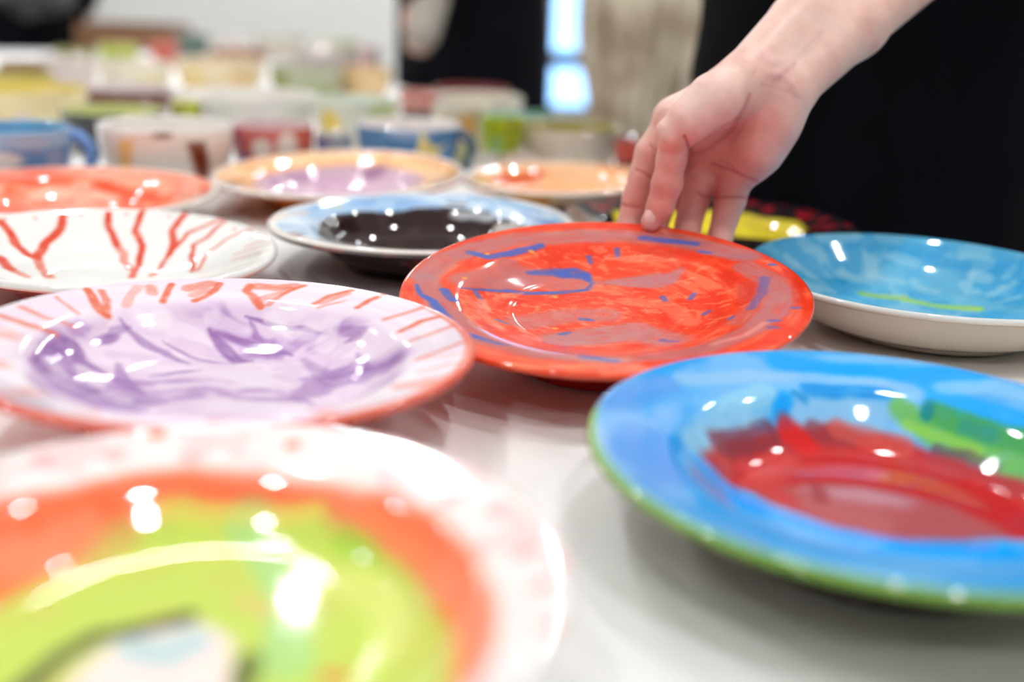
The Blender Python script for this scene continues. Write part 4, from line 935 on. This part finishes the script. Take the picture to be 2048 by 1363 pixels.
    line([(1520, 170), (1560, 178), (1600, 196)], 4, .0005, (204, 140, 130), .22)
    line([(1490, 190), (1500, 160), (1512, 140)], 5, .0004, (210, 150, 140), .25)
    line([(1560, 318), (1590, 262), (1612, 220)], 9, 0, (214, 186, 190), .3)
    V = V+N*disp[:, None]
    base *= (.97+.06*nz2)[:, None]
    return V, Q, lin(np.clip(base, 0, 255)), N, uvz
HV, HQ, HC, HN, HUV = hand_mesh()

# ------------------------------------------------------------ people
def body(fr, armR, armL, lean=0., hgt=1.66, build=1., h=.008, torso_only=False):
    """one continuous body from joints; fr maps local (right, front, up) metres to the world"""
    s = hgt/1.66
    L = lambda x, y, z: fr(x*s, y*s+(max(0, z-.95))*lean, z*s-(max(0, z-.95))*lean*lean*.45)
    j = dict(pel=L(0, 0, .93), wst=L(0, .01, 1.08), chs=L(0, .01, 1.24), nkb=L(0, -.01, 1.40), nk=L(0, .01, 1.46), hd=L(0, .03, 1.56))
    for sg, n in ((1, 'R'), (-1, 'L')):
        j['sh'+n] = L(.165*sg*build, 0, 1.36); j['hp'+n] = L(.085*sg*build, 0, .90); j['kn'+n] = L(.095*sg, .02, .49); j['an'+n] = L(.10*sg, -.02, .09); j['to'+n] = L(.12*sg, .14, .035); j['he'+n] = L(.10*sg, -.05, .04)
    j['elR'], j['wrR'] = armR; j['elL'], j['wrL'] = armL
    return j, L
def grow(j, L, h, parts, infl=0., folds=0., seed=0):
    pts = np.array(list(j.values())); Fd = Field(pts.min(0)-.22, pts.max(0)+.22, h); D = Fd.new()
    b = infl; E_ = lambda a, c, ra, rb, k=.03: Fd.cone(D, j[a] if isinstance(a, str) else a, j[c] if isinstance(c, str) else c, ra+b, rb+b, k)
    if 'torso' in parts:
        for sg in (-1, 1):
            E_(L(.06*sg, 0, .92), L(.055*sg, .0, 1.08), .095, .085); E_(L(.055*sg, 0, 1.08), L(.075*sg, .01, 1.26), .085, .095)
            E_(L(.075*sg, .01, 1.26), L(.11*sg, 0, 1.35), .09, .055)
    if 'hips' in parts:
        for sg in (-1, 1): E_(L(.06*sg, 0, 1.02), L(.07*sg, -.01, .90), .085, .10)
    if 'neck' in parts: E_('nkb', 'nk', .055, .05, .02)
    if 'head' in parts:
        E_(L(0, .0, 1.585), L(0, .03, 1.565), .078, .075, .02); E_(L(0, .045, 1.53), L(0, .055, 1.485), .055, .036, .02)
        E_(L(0, .108, 1.555), L(0, .122, 1.53), .008, .013, .012)
        for sg in (-1, 1):
            E_(L(.078*sg, .005, 1.565), L(.080*sg, .0, 1.53), .012, .009, .006); E_(L(.03*sg, .098, 1.565), L(.032*sg, .098, 1.565), .006, .006, .01)
            E_(L(.012*sg, .098, 1.495), L(.02*sg, .094, 1.497), .006, .004, .006)
    for n in 'RL':
        if 'arm'+n in parts: E_('sh'+n, 'el'+n, .052, .040, .03); 
        if 'fore'+n in parts: E_('el'+n, 'wr'+n, .040, .026, .015)
        if 'hand'+n in parts:
            w_, e_ = j['wr'+n], j['el'+n]; d = (w_-e_)/np.linalg.norm(w_-e_); sd = np.cross(d, [0, 0, 1.]); sd = sd/(np.linalg.norm(sd)+1e-9); up_ = np.cross(sd, d)
            for q in range(4):
                o_ = (q-1.5)*.020; a = w_+d*.02+sd*o_*.6; m_ = w_+d*.085+sd*o_; t_ = m_+d*(.045-.006*abs(q-1.3))-up_*.012; u_ = t_+d*.022-up_*.018
                E_(a, m_, .014, .011, .01); E_(m_, t_, .0095, .0085, .004); E_(t_, u_, .0085, .007, .003)
            E_(w_+d*.02, w_+d*.06+sd*.045, .015, .011, .01); E_(w_+d*.06+sd*.045, w_+d*.09+sd*.055-up_*.01, .010, .008, .003)
        if 'leg'+n in parts: E_('hp'+n, 'kn'+n, .085, .056, .03); E_('kn'+n, 'an'+n, .054, .040, .02)
        if 'foot'+n in parts: E_('he'+n, 'to'+n, .036, .030, .02)
    if folds:
        D = D  # cloth folds are added on the mesh below
    V, Q = Fd.mesh(D); V = V.astype(float); N = vert_normals(V, Q)
    if folds:
        V = V+N*(folds*(fbm(V[:, 0]*7+seed, V[:, 2]*4+V[:, 1]*5)-.5))[:, None]
    return V, Q
def skirt(L, z0, z1, r0, r1, seed=0):
    n, m = 96, 24; V = []
    for i in range(m+1):
        t = i/m; z = z0+(z1-z0)*t
        for k in range(n):
            a = 2*PI*k/n; r = (r0+(r1-r0)*t)*(1+.05*(1-t)*math.sin(a*9+seed)+.03*(1-t)*math.sin(a*5+2))
            V.append(L(math.cos(a)*r, math.sin(a)*r*.72, z))
    Fq = [(i*n+k, i*n+(k+1) % n, (i+1)*n+(k+1) % n, (i+1)*n+k) for i in range(m) for k in range(n)]
    return np.array(V), Fq
def person(label, base, face, armR, armL, top_m, low_m, lean=0, hgt=1.66, extra=None, bare=(), h=.008, infl=.014, long_skirt=False, sleeves='RL', sleeve_m=None):
    f2 = np.array(face, float); f2 /= np.linalg.norm(f2); rt = np.array([f2[1], -f2[0]])
    fr = lambda x, y, z: np.array([base[0]+rt[0]*x+f2[0]*y, base[1]+rt[1]*x+f2[1]*y, z])
    j, L = body(fr, armR, armL, lean, hgt)
    root = empty('person', (base[0], base[1], 0), label, 'person')
    w2l = np.array([base[0], base[1], 0])
    parts = ['torso', 'hips', 'neck', 'head', 'armR', 'armL', 'foreL', 'handL', 'legR', 'legL', 'footR', 'footL']
    if extra is None: parts += ['foreR', 'handR']
    V, Q = grow(j, L, h, parts)
    col = np.tile(lin((222, 176, 160)), (len(V), 1))
    if extra is not None:
        k = len(V); V = np.concatenate([V, extra[0]]); Q = np.concatenate([Q, extra[1]+k]); col = np.concatenate([col, extra[2]])
    link('body', mesh('body', V-w2l, Q, col=col), M_skin, root)
    sl_ = ['arm'+s_ for s_ in sleeves]+['fore'+s_ for s_ in sleeves if s_ not in bare]; tp = ['torso', 'hips']+([] if sleeve_m else sl_)
    if sleeve_m:
        for s_ in 'RL':
            V, Q = grow(j, L, h, ['arm'+s_, 'fore'+s_], .032, .01, 5); link('sleeve', mesh('sleeve', V-w2l, Q), sleeve_m, root)
    V, Q = grow(j, L, h, tp, infl, .02, 3); o = link('top', mesh('top', V-w2l, Q), top_m, root)
    if long_skirt:
        V, Fq = skirt(L, .32, 1.10, *long_skirt); o = link('skirt', mesh('skirt', V-w2l, Fq), low_m, root); md = o.modifiers.new('s', 'SOLIDIFY'); md.thickness = .004
    V, Q = grow(j, L, h, ['hips', 'legR', 'legL'], infl*.9, .012, 8); link('trousers', mesh('trousers', V-w2l, Q), low_m, root)
    for n in 'RL':
        jj = {k: v for k, v in j.items() if k in ('he'+n, 'to'+n, 'an'+n)}
        Fd = Field(np.array(list(jj.values())).min(0)-.08, np.array(list(jj.values())).max(0)+.08, .006); D = Fd.new(); Fd.cone(D, j['he'+n], j['to'+n], .042, .036, .02); Fd.cone(D, j['an'+n], j['he'+n], .046, .042, .02)
        V, Q = Fd.mesh(D); V[:, 2] = np.maximum(V[:, 2], 0); link('shoe', mesh('shoe', V-w2l, Q), M_black2, root)
    # hair
    hd = L(0, -.005, 1.585); Fd = Field(hd-.24, hd+.2, .007); D = Fd.new()
    Fd.cone(D, L(0, -.012, 1.60), L(0, .015, 1.605), .092, .082, .01); Fd.cone(D, L(0, -.05, 1.60), L(0, -.06, 1.45), .075, .05, .03)
    Fd.cone(D, L(0, .10, 1.545), L(0, .13, 1.50), .075, .07, .012, cut=True)
    V, Q = Fd.mesh(D); link('hair', mesh('hair', V-w2l, Q), M_hair, root)
    for sg in (-1, 1):
        ev, ef = lathe([(.0001, .011), (.006, .0095), (.010, .005), (.011, 0), (.010, -.005), (.006, -.0095), (.0001, -.011)], 16)
        e_ = link('eye', mesh('eye', ev, ef), mat('eye_white', (.8, .8, .8), .2), root); e_.location = Vector(L(.031*sg, .088, 1.552)-w2l)
    return root, j, L
eb = at(1925, -193, 1.035)
P1b = (.475, 1.54)
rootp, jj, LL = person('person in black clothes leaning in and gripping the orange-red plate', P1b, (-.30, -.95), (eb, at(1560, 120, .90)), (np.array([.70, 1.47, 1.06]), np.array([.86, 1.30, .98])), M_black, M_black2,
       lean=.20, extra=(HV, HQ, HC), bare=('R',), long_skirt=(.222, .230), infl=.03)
Fd = Field(np.array([.14, 1.2, .78]), np.array([.5, 1.75, 1.5]), .008); D = Fd.new()
Fd.cone(D, np.array([.285, 1.47, .90]), np.array([.30, 1.46, 1.12]), .065, .085, .02); Fd.cone(D, np.array([.30, 1.46, 1.12]), np.array([.34, 1.42, 1.32]), .085, .09, .03); Fd.cone(D, np.array([.285, 1.47, .90]), np.array([.36, 1.50, .90]), .065, .09, .03)
Vv, Qq = Fd.mesh(D); link('open_jacket', mesh('open_jacket', Vv-np.array([P1b[0], P1b[1], 0]), Qq), M_black, rootp)
# thumb nail
def nail():
    c = at(1297, 432, .862); near = np.argmin(((HUV[:, 0]-1296)/4)**2+((HUV[:, 1]-433)/4)**2+((HUV[:, 2]-.862)/.008)**2)
    n0 = HN[near]; p0 = HV[near]
    ax = at(1290, 458, .87)-at(1308, 418, .866); ax = ax-n0*(ax@n0); ax /= np.linalg.norm(ax); sd = np.cross(n0, ax)
    V = []; nu, nv = 10, 12; W_, Ln = .0054, .0066
    for lay in (0, 1):
        for i in range(nu+1):
            for k in range(nv+1):
                u = -1+2*i/nu; v = -1+2*k/nv; ww = W_*math.sqrt(max(0, 1-abs(v)**4*.85))
                V.append(p0+sd*u*ww+ax*v*Ln+n0*(.0008-.0026*u*u-.0012*v*v-(.0012 if lay else 0)))
    m_ = (nu+1)*(nv+1); Fq = []
    for lay in (0, 1):
        for i in range(nu):
            for k in range(nv):
                a = lay*m_+i*(nv+1)+k; q = (a, a+1, a+nv+2, a+nv+1); Fq.append(q if lay else q[::-1])
    ring_ = [(i, 0) for i in range(nu+1)]+[(nu, k) for k in range(1, nv+1)]+[(i, nv) for i in range(nu-1, -1, -1)]+[(0, k) for k in range(nv-1, 0, -1)]
    for a, b in zip(ring_, ring_[1:]+ring_[:1]):
        ia = a[0]*(nv+1)+a[1]; ib = b[0]*(nv+1)+b[1]; Fq.append((ia, ib, ib+m_, ia+m_))
    o = link('thumb_nail', mesh('thumb_nail', np.array(V)-np.array([P1b[0], P1b[1], 0]), Fq), mat('nail', srgb(238, 206, 198), .25), rootp)
    o['label'] = 'pale thumbnail'
nail()
M_greytop = noisy(mat('grey_pattern', srgb(92, 94, 92), .8), srgb(48, 52, 50), 9, .45, .6)
M_greysl = mat('grey_sleeve', srgb(176, 168, 158), .8)
# the person in black in the middle
r2, j2, L2 = person('person in black clothes with a hanging grey sleeve, standing behind the middle cups', (-.144, 3.13), (-.75, -.66),
      (np.array([-.26, 3.30, 1.12]), np.array([-.34, 3.20, 1.24])), (np.array([-.18, 2.88, 1.16]), np.array([-.23, 2.82, .985])), M_black, M_black2, long_skirt=(.232, .232), infl=.03)
Fd = Field(np.array([-.40, 2.6, .75]), np.array([-.05, 3.0, 1.2]), .006); D = Fd.new()
Fd.cone(D, np.array([-.19, 2.86, 1.10]), np.array([-.238, 2.77, .885]), .046, .041, .01)
Vv, Qq = Fd.mesh(D); link('cuff', mesh('cuff', Vv-np.array([-.144, 3.13, 0]), Qq), M_greysl, r2)['label'] = 'pale grey sleeve reaching over the hand'
# the person at the left
person('person in a grey patterned top with black sleeves at the far end', (-1.78, 4.22), (.42, -.90),
      (np.array([-2.02, 4.26, 1.06]), np.array([-1.86, 4.42, .92])), (np.array([-1.55, 4.27, 1.06]), np.array([-1.66, 4.44, .90])), M_greytop, M_black2, infl=.03, sleeve_m=M_black)
